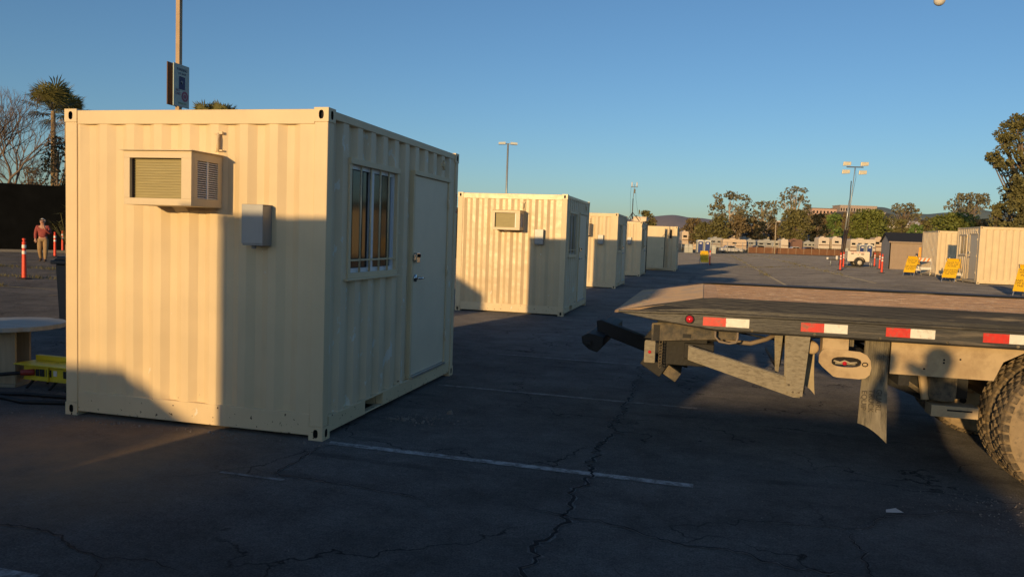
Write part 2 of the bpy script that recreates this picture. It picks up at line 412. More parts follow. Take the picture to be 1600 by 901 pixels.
def text(body, size, parent, loc, rot, m, name='lettering', align='CENTER', ext=.001):
    cu = bpy.data.curves.new(name, 'FONT'); cu.body = body; cu.size = size; cu.align_x = align; cu.align_y = 'CENTER'; cu.extrude = ext
    cu.space_line = .95; cu.offset = .0
    o = bpy.data.objects.new(name, cu); COL.objects.link(o); o.parent = parent; o.location = loc; o.rotation_euler = rot
    cu.materials.append(MAT[m]); bpy.context.view_layer.update()
    me = bpy.data.meshes.new_from_object(o.evaluated_get(bpy.context.evaluated_depsgraph_get())); me.materials.clear(); me.materials.append(MAT[m])
    q = bpy.data.objects.new(name, me); COL.objects.link(q); q.parent = parent; q.location = loc; q.rotation_euler = rot
    bpy.data.objects.remove(o); q.name = name
    return q


# ------------------------------------------------------------------ world, sun, camera
SUN_EL, SUN_AZ = R(6.9), R(192.0)
w = bpy.data.worlds.new('World'); sc.world = w; w.use_nodes = True
N, L = w.node_tree.nodes, w.node_tree.links
sky = N.new('ShaderNodeTexSky'); sky.sky_type = 'NISHITA'; sky.sun_disc = False
sky.sun_elevation = SUN_EL; sky.sun_rotation = SUN_AZ; sky.altitude = 0; sky.air_density = .9; sky.dust_density = .6; sky.ozone_density = 3.25
bg = N['Background']; L.new(sky.outputs[0], bg.inputs[0]); bg.inputs[1].default_value = .15

sd = bpy.data.lights.new('sun', 'SUN'); sd.energy = 4.05; sd.angle = R(.6); sd.color = (1, .66, .29)
so = bpy.data.objects.new('sun', sd); COL.objects.link(so)
d = Vector((-math.sin(SUN_AZ) * math.cos(SUN_EL), -math.cos(SUN_AZ) * math.cos(SUN_EL), -math.sin(SUN_EL)))
so.rotation_euler = d.to_track_quat('-Z', 'Y').to_euler()
so.location = (0, 0, 40)

cd = bpy.data.cameras.new('camera'); co = bpy.data.objects.new('camera', cd); COL.objects.link(co); sc.camera = co
cd.sensor_width = 36; cd.lens = F / 1600 * 36; cd.clip_end = 20000; cd.clip_start = .02
fwd = Vector((-math.sin(YAW) * math.cos(PITCH), math.cos(YAW) * math.cos(PITCH), -math.sin(PITCH)))
r0 = Vector((math.cos(YAW), math.sin(YAW), 0)); u0 = r0.cross(fwd)
rt = r0 * math.cos(ROLL) + u0 * math.sin(ROLL); up = -r0 * math.sin(ROLL) + u0 * math.cos(ROLL)
co.matrix_world = Matrix(((rt.x, up.x, -fwd.x, 0), (rt.y, up.y, -fwd.y, 0), (rt.z, up.z, -fwd.z, CAMH), (0, 0, 0, 1)))
sc.view_settings.view_transform = 'Standard'; sc.view_settings.look = 'None'; sc.view_settings.exposure = 0; sc.view_settings.gamma = 1
sc.cycles.max_bounces = 6; sc.cycles.diffuse_bounces = 5; sc.cycles.glossy_bounces = 3; sc.cycles.transparent_max_bounces = 8
sc.cycles.sample_clamp_indirect = 4
try: sc.cycles.use_denoising = True
except Exception: pass

# ------------------------------------------------------------------ ground
def sheet(name, xs, ys, m, dz=0.0, fn=gz):
    nx, ny = len(xs), len(ys)
    vs = [(x, y, fn(x, y) + dz) for y in ys for x in xs]
    fs = [(j * nx + i, j * nx + i + 1, (j + 1) * nx + i + 1, (j + 1) * nx + i) for j in range(ny - 1) for i in range(nx - 1)]
    b = MB(); b.add(vs, fs, m, smooth=True); return b.build(name, kind='structure')


def lin(a, b, n): return [a + (b - a) * i / (n - 1) for i in range(n)]


gx = [-6000, -1500, -400, -120] + lin(-60, 2, 12) + lin(3, 9.5, 14) + lin(12, 60, 8) + [120, 400, 1500, 6000]
gy = [-3000, -400, -60] + lin(-15, 11, 8) + lin(12, 34.5, 24) + lin(38, 120, 8) + [200, 600, 2000, 8000]
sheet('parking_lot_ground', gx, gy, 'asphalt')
xs = [-400, -120, -60, -20, 2] + lin(3, 9.5, 14) + [40, 120, 400, 900]
sheet('dirt_field', xs, [141.5, 300, 900, 2500], 'dirt_field', .006)
FAR = -.004


def strip(name, p, q, wd, m, dz=.004, seg=1):
    p, q = Vector(p), Vector(q); dd = (q - p).normalized(); nn = Vector((-dd.y, dd.x)) * wd / 2
    vs = []
    for i in range(seg + 1):
        c = p.lerp(q, i / seg)
        for sg in (-1, 1):
            e = c + nn * sg; vs.append((e.x, e.y, gz(e.x, e.y) + dz))
    b = MB(); b.add(vs, [(2 * i, 2 * i + 1, 2 * i + 3, 2 * i + 2) for i in range(seg)], m); return b.build(name, kind='structure')


for k, v in enumerate([5.39, 7.95, 10.42, 12.95, 15.5, 18.05]):
    strip('parking_line', (-2.78, v + .03), (0.0 if k < 3 else -.1, v - .06), .085 if k == 0 else .07, 'white_line' if k == 0 else 'white_line_faint')
strip('parking_line', (-7.2, 2.86), (-2.93, 2.83), .1, 'white_line')
strip('parking_line', (-3.1, 4.50), (-2.62, 4.49), .035, 'white_line_faint')
# faded yellow bay lines out on the lot
strip('parking_line', (3.9, 125), (3.4, 30), .12, 'yellow_line', seg=30)
strip('parking_line', (7.6, 112), (7.2, 36), .14, 'yellow_line', seg=30)
for v in (34, 70, 98): strip('parking_line', (3.5, v), (9.2, v + .1), .1, 'yellow_line', seg=12)
for v in (15.2, 17.9, 21.5, 24.2, 27): strip('parking_line', (-40, v + .7), (-9.5, v), .1, 'yellow_line_dim')
for u in (-14, -20, -26): strip('parking_line', (u, 14), (u, 27), .1, 'yellow_line_dim')


def crack(pts, w0, seed, rim=True, jag=.035, step=.035, nm='asphalt_crack'):
    """jagged open crack: dark ribbon with crumbled paler lips"""
    rnd = random.Random(seed); line = []
    for a, b in zip(pts[:-1], pts[1:]):
        a, b = Vector(a), Vector(b); L_ = (b - a).length; n = max(2, int(L_ / step)); nn = Vector((-(b - a).y, (b - a).x)).normalized()
        for i in range(n):
            p = a.lerp(b, i / n)
            o = mnoise.noise(Vector((p.x * 3.1 + seed, p.y * 3.1, 0))) * jag * 2.2 + mnoise.noise(Vector((p.x * 14, p.y * 14 + seed, 0))) * jag * 1.5 + rnd.uniform(-.45, .45) * jag
            line.append(p + nn * o)
    line.append(Vector(pts[-1]))
    mb = MB()
    for kind, m, mul, dz in (('rim', 'crack_rim', 1.9, .003), ('gap', 'crack_dark', 1.0, .007)):
        if kind == 'rim' and not rim: continue
        vs = []
        for i, p in enumerate(line):
            dd = (line[min(i + 4, len(line) - 1)] - line[max(i - 4, 0)]).normalized(); nn = Vector((-dd.y, dd.x))
            fade = min(1, i / 5, (len(line) - 1 - i) / 5)
            wa = w0 * mul * fade * (.35 + 1.0 * abs(mnoise.noise(Vector((p.x * 6 + seed * 3, p.y * 6, 2)))) * 1.6) * rnd.uniform(.6, 1.25)
            wb = w0 * mul * fade * (.35 + 1.0 * abs(mnoise.noise(Vector((p.x * 7 + seed * 5, p.y * 7, 9)))) * 1.6) * rnd.uniform(.6, 1.25)
            for e in (p - nn * wa / 2, p + nn * wb / 2): vs.append((e.x, e.y, gz(e.x, e.y) + dz))
        mb.add(vs, [(2 * i, 2 * i + 1, 2 * i + 3, 2 * i + 2) for i in range(len(line) - 1)], m)
    return mb.build(nm, kind='structure')


crack([(-.80, 2.6), (-.76, 3.6), (-.73, 4.48), (-.73, 5.35), (-.70, 6.6), (-.72, 8.0), (-.69, 9.4), (-.7, 12)], .030, 1, jag=.05)
crack([(-.7, 12), (-.6, 18), (-.75, 26), (-.5, 40)], .03, 2, jag=.08, step=.1)
crack([(-.98, 4.5), (-.73, 4.46), (-.39, 4.38), (-.06, 4.24), (.31, 4.22), (.7, 4.12), (.9, 4.15)], .014, 3)
crack([(-3.9, 3.35), (-3.63, 3.3), (-3.4, 3.33), (-3.21, 3.28), (-3.08, 3.15), (-2.86, 3.12), (-2.61, 3.17), (-2.3, 3.1)], .016, 4, rim=False, jag=.02)
crack([(-3.21, 3.28), (-3.19, 3.2), (-3.08, 3.15)], .008, 5, rim=False, jag=.02)
crack([(-2.86, 3.12), (-2.76, 3.05), (-2.69, 2.95), (-2.62, 2.7)], .010, 6, rim=False, jag=.02)
crack([(-2.76, 5.36), (-2.76, 4.59), (-2.55, 4.57), (-2.2, 4.56), (-1.98, 4.5), (-1.59, 4.45)], .012, 7, rim=True, jag=.02)
crack([(-3.4, 4.25), (-3.18, 4.42), (-2.98, 4.66), (-2.76, 4.59)], .006, 8, rim=False, jag=.02)
crack([(-2.4, 5.48), (-1.95, 5.50), (-1.7, 5.40), (-1.3, 5.42)], .007, 9, rim=False, jag=.02)
crack([(.41, 4.78), (.92, 4.81), (1.26, 5.2), (2.1, 5.61), (3, 5.7)], .006, 10, jag=.025)
crack([(.92, 4.81), (.90, 4.4), (.91, 4.1), (1.0, 3.6)], .010, 11, jag=.03)
crack([(-2.2, 7.55), (-1.7, 7.45), (-1.2, 7.4)], .007, 12, rim=False, jag=.03)
crack([(-2.55, 10.42), (-1.9, 10.2), (-1.4, 9.5), (-.75, 10.3)], .012, 13, rim=False, jag=.06)
crack([(-2.9, 8.1), (-2.5, 8.8), (-2.3, 9.6)], .009, 14, rim=False, jag=.04)
crack([(-.7, 8.3), (.2, 8.5), (1.2, 8.2), (2.4, 8.4)], .008, 15, rim=False, jag=.05)
crack([(-9.3, 4.6), (-8, 5.0), (-6.5, 4.9), (-5.6, 5.3)], .01, 16, jag=.04)
crack([(1.2, 9.0), (1.0, 14), (1.3, 22), (.9, 30)], .02, 17, jag=.1, step=.12)
for k, (a, b) in enumerate([((-4, 60), (10, 64)), ((2, 46), (11, 48)), ((-1, 76), (9, 75)), ((-2, 38), (9, 36.5))]):
    crack([a, b], .05, 20 + k, jag=.2, step=.3)


def scatter_stones(n, cx, cy, sx, sy, r0, r1, m, name, seed, **tg):
    rnd = random.Random(seed); mb = MB()
    for _ in range(n):
        x, y = rnd.gauss(cx, sx), rnd.gauss(cy, sy); r = rnd.uniform(r0, r1) * rnd.uniform(.4, 1)
        ph = rnd.uniform(0, 6.28); z = gz(x, y)
        base = [(math.cos(ph + k * 1.257) * r * rnd.uniform(.7, 1.2), math.sin(ph + k * 1.257) * r * rnd.uniform(.7, 1.2)) for k in range(5)]
        vs = [(x + a, y + b, z) for a, b in base] + [(x + a * .6, y + b * .6, z + r * rnd.uniform(.5, 1.1)) for a, b in base]
        mb.add(vs, [(k, (k + 1) % 5, (k + 1) % 5 + 5, k + 5) for k in range(5)] + [(5, 6, 7, 8, 9)], m)
    return mb.build(name, kind='stuff', **tg)


scatter_stones(70, -2.52, 6.36, .07, .05, .006, .02, 'stone', 'gravel', 3)
scatter_stones(60, -2.38, 6.5, .14, .06, .003, .012, 'stone', 'gravel', 13)
scatter_stones(40, -2.3, 6.35, .2, .12, .003, .02, 'stone', 'gravel', 14)
scatter_stones(260, -1.2, 5.0, 2.0, 1.8, .002, .006, 'stone', 'gravel', 4)
scatter_stones(220, 2.0, 5.5, .35, .25, .003, .009, 'stone', 'gravel', 5)
scatter_stones(60, -3.9, 5.32, .8, .03, .006, .018, 'stone', 'gravel', 6)
o = scatter_stones(1, -2.22, 6.72, .001, .001, .045, .05, 'stone', 'stone', 8); o['kind'] = 'thing'
o['label'] = 'fist sized stone lying by the rubble beside the nearest container'; o['category'] = 'stone'
mb = MB(); mb.add([(1.19, 5.22, .004), (1.25, 5.21, .012), (1.30, 5.25, .005), (1.26, 5.29, .016), (1.2, 5.27, .006)], [(0, 1, 3, 4), (1, 2, 3)], 'litter_white')
mb.build('litter', label='crumpled scrap of white paper on the dark asphalt left of the truck wheel', category='litter')


# ------------------------------------------------------------------ weeds in the joints (uncountable)
def weeds(pts_list, n, hmin, hmax, seed, name='weeds'):
    rnd = random.Random(seed); mb = MB()
    for _ in range(n):
        (a, b), sp = rnd.choice(pts_list); t = rnd.random()
        if mnoise.noise(Vector((a[0] + t * 17, a[1] + t * 9, seed))) < -.05: continue
        x = a[0] + (b[0] - a[0]) * t + rnd.gauss(0, sp); y = a[1] + (b[1] - a[1]) * t + rnd.gauss(0, sp)
        for _ in range(3):
            h = rnd.uniform(hmin, hmax); an = rnd.uniform(0, 6.28); l = h * .6; wd = h * .12
            z = gz(x, y); mb.add([(x - wd * math.sin(an), y + wd * math.cos(an), z), (x + wd * math.sin(an), y - wd * math.cos(an), z), (x + l * math.cos(an), y + l * math.sin(an), z + h)], [(0, 1, 2)], 'weed')
    mb.build(name, kind='stuff')


weeds([(((3.9, 120), (3.4, 40)), .12), (((7.6, 112), (7.2, 40)), .2), (((2, 60), (11, 62)), .25), (((-2, 110), (12, 112)), .5), (((-4, 126), (26, 134)), 1.2)], 2400, .04, .13, 1)
weeds([(((-40, 15.9), (-9.5, 15.2)), .05), (((-40, 18.6), (-12, 17.9)), .1), (((-30, 22.2), (-20, 21.5)), .2)], 1500, .03, .12, 2)


# ------------------------------------------------------------------ container offices
CW, CD, CH = 2.4226, 3.2133, 2.591


def oval(cx, cz, rw, rh, n=16):
    out = []
    for k in range(n):
        t = 2 * math.pi * k / n; c, s_ = math.cos(t), math.sin(t)
        out.append((cx + rw * abs(c) ** .75 * (1 if c >= 0 else -1), cz + rh * abs(s_) ** .75 * (1 if s_ >= 0 else -1)))
    return out


def holed_plate(mb, x0, z0, x1, z1, hole, to3, depth, m, dark):
    """rectangle with a hole in it; to3(a,b,d) maps plane coords and depth to 3D; the hole has walls and a dark back"""
    cx = sum(p[0] for p in hole) / len(hole); cz = sum(p[1] for p in hole) / len(hole); n = len(hole)
    ring = []
    for (a, b) in hole:
        da, db = a - cx, b - cz
        ta = ((x1 - cx) / da if da > 1e-9 else (x0 - cx) / da if da < -1e-9 else 1e9); tb = ((z1 - cz) / db if db > 1e-9 else (z0 - cz) / db if db < -1e-9 else 1e9)
        t = min(ta, tb); ring.append((cx + da * t, cz + db * t))
    vs = [to3(a, b, 0) for a, b in ring] + [to3(a, b, 0) for a, b in hole]
    mb.add(vs, [(k, (k + 1) % n, (k + 1) % n + n, k + n) for k in range(n)], m)
    # the four corners
    for (a, b) in ((x0, z0), (x1, z0), (x1, z1), (x0, z1)):
        best = sorted(range(n), key=lambda k: min(abs(ring[k][0] - a) + abs(ring[k][1] - b), 9))[:2]
        p, q = ring[best[0]], ring[best[1]]
        if abs(p[0] - q[0]) > 1e-6 and abs(p[1] - q[1]) > 1e-6: mb.add([to3(a, b, 0), to3(*p, 0), to3(*q, 0)], [(0, 1, 2)], m)
    vs = [to3(a, b, 0) for a, b in hole] + [to3(a, b, depth) for a, b in hole]
    mb.add(vs, [(k, (k + 1) % n, (k + 1) % n + n, k + n) for k in range(n)] + [tuple(range(n, 2 * n))], dark)


def casting(sx, sy, top):
    """corner casting; sx,sy = -1/+1 the corner it sits on"""
    w_, d_, h_ = .118, .118, .108
    x0, x1 = (-.004, w_) if sx < 0 else (CW - w_, CW + .004)
    y0, y1 = (-.004, d_) if sy < 0 else (CD - d_, CD + .004)
    z0, z1 = (CH - h_, CH) if top else (0, h_)
    mb = MB(); m = 'cream'
    cz = (z0 + z1) / 2
    yo = y0 if sy < 0 else y1; yi = 1 if sy < 0 else -1
    xo = x0 if sx < 0 else x1; xi = 1 if sx < 0 else -1
    holed_plate(mb, x0, z0, x1, z1, oval((x0 + x1) / 2, cz, .021, .034), lambda a, b, d: (a, yo + d * yi, b), .03, m, 'hole_dark')
    holed_plate(mb, y0, z0, y1, z1, oval((y0 + y1) / 2, cz, .021, .034), lambda a, b, d: (xo + d * xi, a, b), .03, m, 'hole_dark')
    ib, ia = (y1, x1) if sy < 0 else (y0, x1)
    yb = y1 if sy < 0 else y0; xb = x1 if sx < 0 else x0
    mb.add([(x0, yb, z0), (x1, yb, z0), (x1, yb, z1), (x0, yb, z1)], [(0, 1, 2, 3)], m)
    mb.add([(xb, y0, z0), (xb, y1, z0), (xb, y1, z1), (xb, y0, z1)], [(0, 1, 2, 3)], m)
    mb.add([(x0, y0, z1), (x1, y0, z1), (x1, y1, z1), (x0, y1, z1)], [(0, 1, 2, 3)], m)
    mb.add([(x0, y0, z0), (x1, y0, z0), (x1, y1, z0), (x0, y1, z0)], [(0, 1, 2, 3)], m)
    return mb


def corrugated(mb, length, z0, z1, to3, m, off, start, holes=(), pitch=.264, deep=.036, zseg=9, dent=.004, seed=0, sl=.066):
    """pressed steel wall; to3(a, depth, z); flats outside, slopes, flats inside"""
    fo, fi = .136 - sl, .128 - sl
    k = pitch / (fo + 2 * sl + fi); fo, sl, fi = fo * k, sl * k, fi * k
    prof = [(start, 0.0)]; a = start + .035
    prof.append((a, 0.0))
    while a + pitch < length - start - .02:
        prof += [(a + sl, deep), (a + sl + fi, deep), (a + 2 * sl + fi, 0.0), (a + pitch, 0.0)]; a += pitch
    prof.append((length - start, 0.0))
    def dep(x):
        for (p, q) in zip(prof[:-1], prof[1:]):
            if p[0] - 1e-9 <= x <= q[0] + 1e-9: return p[1] + (q[1] - p[1]) * (0 if q[0] == p[0] else (x - p[0]) / (q[0] - p[0]))
        return 0
    xs = sorted(set([p[0] for p in prof] + [e for h in holes for e in (h[0], h[2]) if start < e < length - start]))
    zs = sorted(set([z0 + (z1 - z0) * i / zseg for i in range(zseg + 1)] + [e for h in holes for e in (h[1], h[3]) if z0 < e < z1]))
    nx = len(xs); vs = []
    for z in zs:
        edge = min(1, (z - z0) / .15, (z1 - z) / .15)
        for x in xs:
            dn = mnoise.noise(Vector((x * 5 + seed, z * 2.3, seed * 1.7))) * dent * max(edge, 0)
            vs.append(to3(x, off + dep(x) + dn, z))
    fs = []
    for j in range(len(zs) - 1):
        zm = (zs[j] + zs[j + 1]) / 2
        for i in range(nx - 1):
            xm = (xs[i] + xs[i + 1]) / 2
            if any(h[0] < xm < h[2] and h[1] < zm < h[3] for h in holes): continue
            fs.append((j * nx + i, j * nx + i + 1, (j + 1) * nx + i + 1, (j + 1) * nx + i))
    mb.add(vs, fs, m)


def container(label, loc, seed=1, m='cream', mw='cream_scuffed'):
    t = thing('office_container', label, 'container', loc, 0, 'cream container offices set out in rows on the lot')
    for sx in (-1, 1):
        for sy in (-1, 1):
            for top in (0, 1): casting(sx, sy, top).build('corner_casting', t)
    # frame: posts and rails
    for sx in (0, 1):
        for sy in (0, 1):
            x0 = 0 if sx == 0 else CW - .115; y0 = 0 if sy == 0 else CD - .09
            mb = MB(); mb.box(x0, y0, .108, x0 + .115, y0 + .09, CH - .108, m); mb.build('corner_post', t, bevel=.006)
    mb = MB()
    for y0, y1 in ((.004, .07), (CD - .07, CD - .004)): mb.box(.118, y0, CH - .125, CW - .118, y1, CH - .012, m)
    for x0, x1 in ((.004, .06), (CW - .06, CW - .004)): mb.box(x0, .118, CH - .075, x1, CD - .118, CH - .012, m)
    mb.build('top_rails', t, bevel=.004)
    mb = MB()
    for y0, y1 in ((.006, .09), (CD - .09, CD - .006)): mb.box(.118, y0, .035, CW - .118, y1, .205, m)
    for x0, x1 in ((.006, .08), (CW - .08, CW - .006)):
        mb.box(x0, .118, .045, x1, .80, .175, m); mb.box(x0, 1.19, .045, x1, CD - .118, .175, m)
        mb.box(x0, .80, .160, x1, 1.19, .175, m); mb.box(x0 + .004, .80, .045, x1 - .004, 1.19, .058, m)
    mb.build('bottom_rails', t, bevel=.004)
    mb = MB()
    mb.box(.082, .8, .045, CW - .082, .806, .16, m); mb.box(.082, 1.184, .045, CW - .082, 1.19, .16, m)
    mb.box(.09, .09, .178, CW - .09, CD - .09, .19, 'hole_dark')
    mb.build('floor_frame', t)
    # walls
    mb = MB(); corrugated(mb, CW, .195, CH - .12, lambda a, d, z: (a, d, z), m, .012, .105, seed=seed, deep=.032); mb.build('end_wall', t)
    mb = MB(); corrugated(mb, CW, .195, CH - .12, lambda a, d, z: (a, CD - d, z), m, .012, .105, seed=seed + 3); mb.build('end_wall', t)
    mb = MB(); corrugated(mb, CD, .17, CH - .07, lambda a, d, z: (d, a, z), mw, .012, .085, seed=seed + 5, sl=.04, deep=.042); mb.build('side_wall', t)
    WY0, WY1, WZ0, WZ1 = .386, 1.435, 1.262, 2.255
    DY0, DY1, DZ0, DZ1 = 1.835, 2.955, .172, 2.285
    mb = MB(); corrugated(mb, CD, .17, CH - .07, lambda a, d, z: (CW - d, a, z), mw, .012, .085, holes=[(WY0 + .02, WZ0 + .02, WY1 - .02, WZ1 - .02), (DY0 + .02, DZ0 - .2, DY1 - .02, DZ1 - .02)], seed=seed + 9, sl=.04, deep=.042)
    mb.build('side_wall', t)
    mb = MB()
    nr = 14
    for i in range(nr):
        y0 = .07 + (CD - .14) * i / nr; y1 = .07 + (CD - .14) * (i + 1) / nr; ym = (y0 + y1) / 2
        mb.add([(.06, y0, CH - .03), (CW - .06, y0, CH - .03), (CW - .06, ym, CH - .045), (.06, ym, CH - .045), (CW - .06, y1, CH - .03), (.06, y1, CH - .03)], [(0, 1, 2, 3), (3, 2, 4, 5)], 'roof_cream')
    mb.build('roof', t)
    # window: casing > frame, glass, bars
    X = CW
    mb = MB()
    mb.box(X - .075, WY0, WZ1 - .05, X + .014, WY1, WZ1, m); mb.box(X - .075, WY0, WZ0, X + .004, WY1, WZ0 + .045, m)
    mb.box(X - .075, WY0, WZ0 + .045, X + .004, WY0 + .045, WZ1 - .05, m); mb.box(X - .075, WY1 - .045, WZ0 + .045, X + .004, WY1, WZ1 - .05, m)
    mb.box(X - .02, WY0 - .05, WZ0 - .018, X + .022, WY1 + .03, WZ0, m)
    win = mb.build('window', t, bevel=.003)
    a0, a1, b0, b1 = WY0 + .045, WY1 - .045, WZ0 + .045, WZ1 - .05
    am = (a0 + a1) / 2 - .02
    mb = MB()
    mb.box(X - .07, a0, b0, X - .028, a1, b0 + .035, 'window_white'); mb.box(X - .07, a0, b1 - .035, X - .028, a1, b1, 'window_white')
    for a in (a0, a1 - .03): mb.box(X - .07, a, b0 + .035, X - .028, a + .03, b1 - .035, 'window_white')
    mb.box(X - .07, am - .012, b0 + .035, X - .03, am + .045, b1 - .035, 'window_white')
    for a, b in ((a0 + .03, am - .012), (am + .045, a1 - .03)):
        mb.box(X - .066, a, b0 + .035, X - .038, a + .014, b1 - .035, 'window_white'); mb.box(X - .066, b - .014, b0 + .035, X - .038, b, b1 - .035, 'window_white')
    mb.build('frame', win)
    mb = MB(); mb.box(X - .060, a0 + .03, b0 + .03, X - .055, am, b1 - .03, 'dark_glass'); mb.box(X - .056, am + .02, b0 + .03, X - .051, a1 - .03, b1 - .03, 'dark_glass'); mb.build('glass', win)
    mb = MB()
    for yb in (.63, .83, 1.03, 1.22): mb.tube([(X - .012, yb, WZ0 + .02), (X - .012, yb, WZ1 - .02)], .0095, m, n=6)
    mb.box(X - .02, WY0 + .04, 1.405, X - .006, WY1 - .04, 1.42, m)
    mb.build('bars', win)
    # door: frame, slab > handle, lock_guard, hinges; threshold
    mb = MB()
    mb.box(X - .08, DY0, DZ1 - .045, X + .006, DY1, DZ1, m)
    mb.box(X - .08, DY0, DZ0 + .006, X - .004, DY0 + .045, DZ1 - .045, m); mb.box(X - .08, DY1 - .045, DZ0 + .006, X - .004, DY1, DZ1 - .045, m)
    mb.build('door_frame', t, bevel=.003)
    mb = MB(); mb.box(X - .06, DY0 + .049, DZ0 + .03, X - .018, DY1 - .049, DZ1 - .049, 'door_paint'); dr = mb.build('door', t, bevel=.003)
    for z in (.5, 1.25, 2.0): mb = MB(); mb.tube([(X + .002, DY1 - .047, z - .055), (X + .002, DY1 - .047, z + .055)], .011, 'door_paint'); mb.build('hinge', dr)
    mb = MB(); yk = DY0 + .12; zk = 1.20
    mb.lathe([(.0, .012), (.034, .01), (.038, 0)], (X - .012, yk, zk), 'x', 20, 'steel_chrome')
    mb.tube([(X - .01, yk, zk), (X + .045, yk, zk)], .012, 'steel_chrome'); mb.tube([(X + .045, yk - .008, zk), (X + .047, yk + .05, zk), (X + .04, yk + .115, zk)], [.011, .011, .009], 'steel_chrome')
    mb.build('handle', dr)
    mb = MB(); mb.box(X - .012, DY0 + .05, 1.36, X + .028, DY0 + .135, 1.46, 'steel_chrome'); mb.tube([(X + .028, DY0 + .1, 1.43), (X + .045, DY0 + .1, 1.43)], .018, 'hole_dark', n=10); mb.box(X + .008, DY0 + .0, 1.385, X + .02, DY0 + .05, 1.445, 'steel_chrome')
    mb.build('lock_guard', dr, bevel=.003)
    mb = MB(); mb.box(X - .07, DY0 + .046, DZ0 + .004, X + .012, DY1 - .046, DZ0 + .026, 'aluminium'); mb.build('threshold', t)
    mb = MB(); mb.tube([(X + .004, 2.7, 2.36), (X + .004, 2.7, 2.47)], .012, m); mb.box(X - .014, 2.66, 2.40, X + .003, 2.74, 2.43, m); mb.build('pipe_stub', t)
    # air conditioner on the end wall
    A0, A1, E, Z0, Z1 = .892, 1.490, .36, 1.800, 2.212
    mb = MB(); p = 'ac_panel'
    f0, f1, g0, g1 = A0 + .052, A1 - .088, Z0 + .052, Z1 - .055
    mb.box(A0, -E, Z1 - .055, A1, -E + .03, Z1 - .001, p); mb.box(A0, -E, Z0, A1, -E + .03, Z0 + .052, p)
    mb.box(A0, -E, g0, f0, -E + .03, g1, p); mb.box(f1, -E, g0, A1, -E + .03, g1, p)
    mb.box(A0, -E + .03, Z0, A0 + .008, .02, Z1 - .001, p); mb.box(A0 + .008, -E + .03, Z0, A1 - .008, .02, Z0 + .01, p)
    # side with an opening for the grille
    s0, s1, q0, q1 = -E + .075, -.035, Z0 + .06, Z1 - .065
    mb.box(A1 - .008, -E + .03, Z0, A1, .02, q0, p); mb.box(A1 - .008, -E + .03, q1, A1, .02, Z1 - .001, p)
    mb.box(A1 - .008, -E + .03, q0, A1, s0, q1, p); mb.box(A1 - .008, s1, q0, A1, .02, q1, p)
    mb.box(A0 - .02, -E - .028, Z1 - .001, A1 + .02, .02, Z1 + .006, p)
    mb.prism([(-.04, Z0), (.02, Z0), (.02, Z0 - .045)], 'x', A0 + .18, A0 + .30, p)
    ac = mb.build('air_conditioner', t, bevel=.002)
    mb = MB(); mb.box(f0 - .002, -E + .052, g0 - .002, f1 + .002, -E + .062, g1 + .002, 'ac_fins')
    for i in range(15):
        z = g0 + (g1 - g0) * (i + .5) / 15; mb.box(f0 + .001, -E + .044, z - .0016, f1 - .001, -E + .052, z + .0016, 'ac_fins')
    mb.box(f0 - .001, -E + .030, g0 - .001, f0 + .004, -E + .05, g1 + .001, 'ac_dark')
    mb.box(f1 - .024, -E + .034, g0 - .001, f1 + .001, -E + .050, g1 + .001, 'window_white')
    mb.build('coil', ac)
    mb = MB(); mb.box(A1 - .03, s0, q0, A1 - .026, s1, q1, 'ac_dark')
    for i in range(17):
        z = q0 + (q1 - q0) * (i + .5) / 17
        mb.prism([(A1 - .022, z + .002), (A1 - .003, z - .006), (A1 - .003, z - .001), (A1 - .022, z + .006)], 'y', s0, s1, 'window_white')
    mb.box(A1 - .01, (s0 + s1) / 2 - .008, q0, A1 - .001, (s0 + s1) / 2 + .008, q1, 'window_white')
    mb.build('grille', ac)
    # electrical box, pipe fitting
    mb = MB(); mb.box(1.772, -.118, 1.516, 1.946, .03, 1.826, 'elec_grey'); mb.box(1.767, -.126, 1.53, 1.951, -.118, 1.832, 'elec_grey'); mb.box(1.767, -.126, 1.826, 1.951, .03, 1.834, 'elec_grey')
    mb.tube([(1.83, -.05, 1.49), (1.83, -.05, 1.516)], .02, 'elec_grey'); mb.build('electrical_box', t, bevel=.003)
    mb = MB(); mb.tube([(1.467, .0, 2.25), (1.467, -.012, 2.34), (1.467, .01, 2.40)], .014, m); mb.box(1.43, -.004, 2.385, 1.505, .012, 2.405, m); mb.box(1.43, -.004, 2.25, 1.505, .012, 2.262, m)
    mb.build('vent_pipe', t)
    text('SCCU 118', .052, t, (CW + .006, CD - .045, 2.02), (R(90), R(90), R(90)), 'red_ink')
    return t


M = [(-2.8454, 5.4427), (-2.8727, 16.1562), (-2.95, 26.62), (-2.945, 36.9), (-1.62, 45.6)]
c1 = container('nearest cream container office with grey electrical box, barred window and shadow across its end wall', (M[0][0] - CW, M[0][1], 0))
LB = [None,
      'second container office of the left row with glossy dents on its sunlit end wall',
      'third container office of the left row standing behind the one with the glossy dents',
      'fourth container office of the left row with the black tripod mast on its roof',
      'farthest container office of the left row with a door leaf swung open in front']
cs = [c1]
for i in range(1, 5):
    cs.append(dup(c1, (M[i][0] - CW, M[i][1], 0), 0, LB[i], skip=('lettering',) + (('air_conditioner', 'electrical_box') if i == 4 else ())))
cs.append(dup(c1, (M[0][0] - CW + .05, M[0][1] - 9.9, 0), 0, 'container office of the left row standing behind the camera', skip=('lettering',)))
R1 = dup(c1, (11.93 + CW, 38.82 + CD, .279), math.pi, 'nearer container office of the right row with grey door beside the rightmost yellow sign', skip=('lettering',))
R2 = dup(c1, (12.72, 48.3, .279), 0, 'farther container office of the right row with a plain ribbed side facing the lane', skip=('lettering', 'air_conditioner', 'electrical_box', 'vent_pipe'))
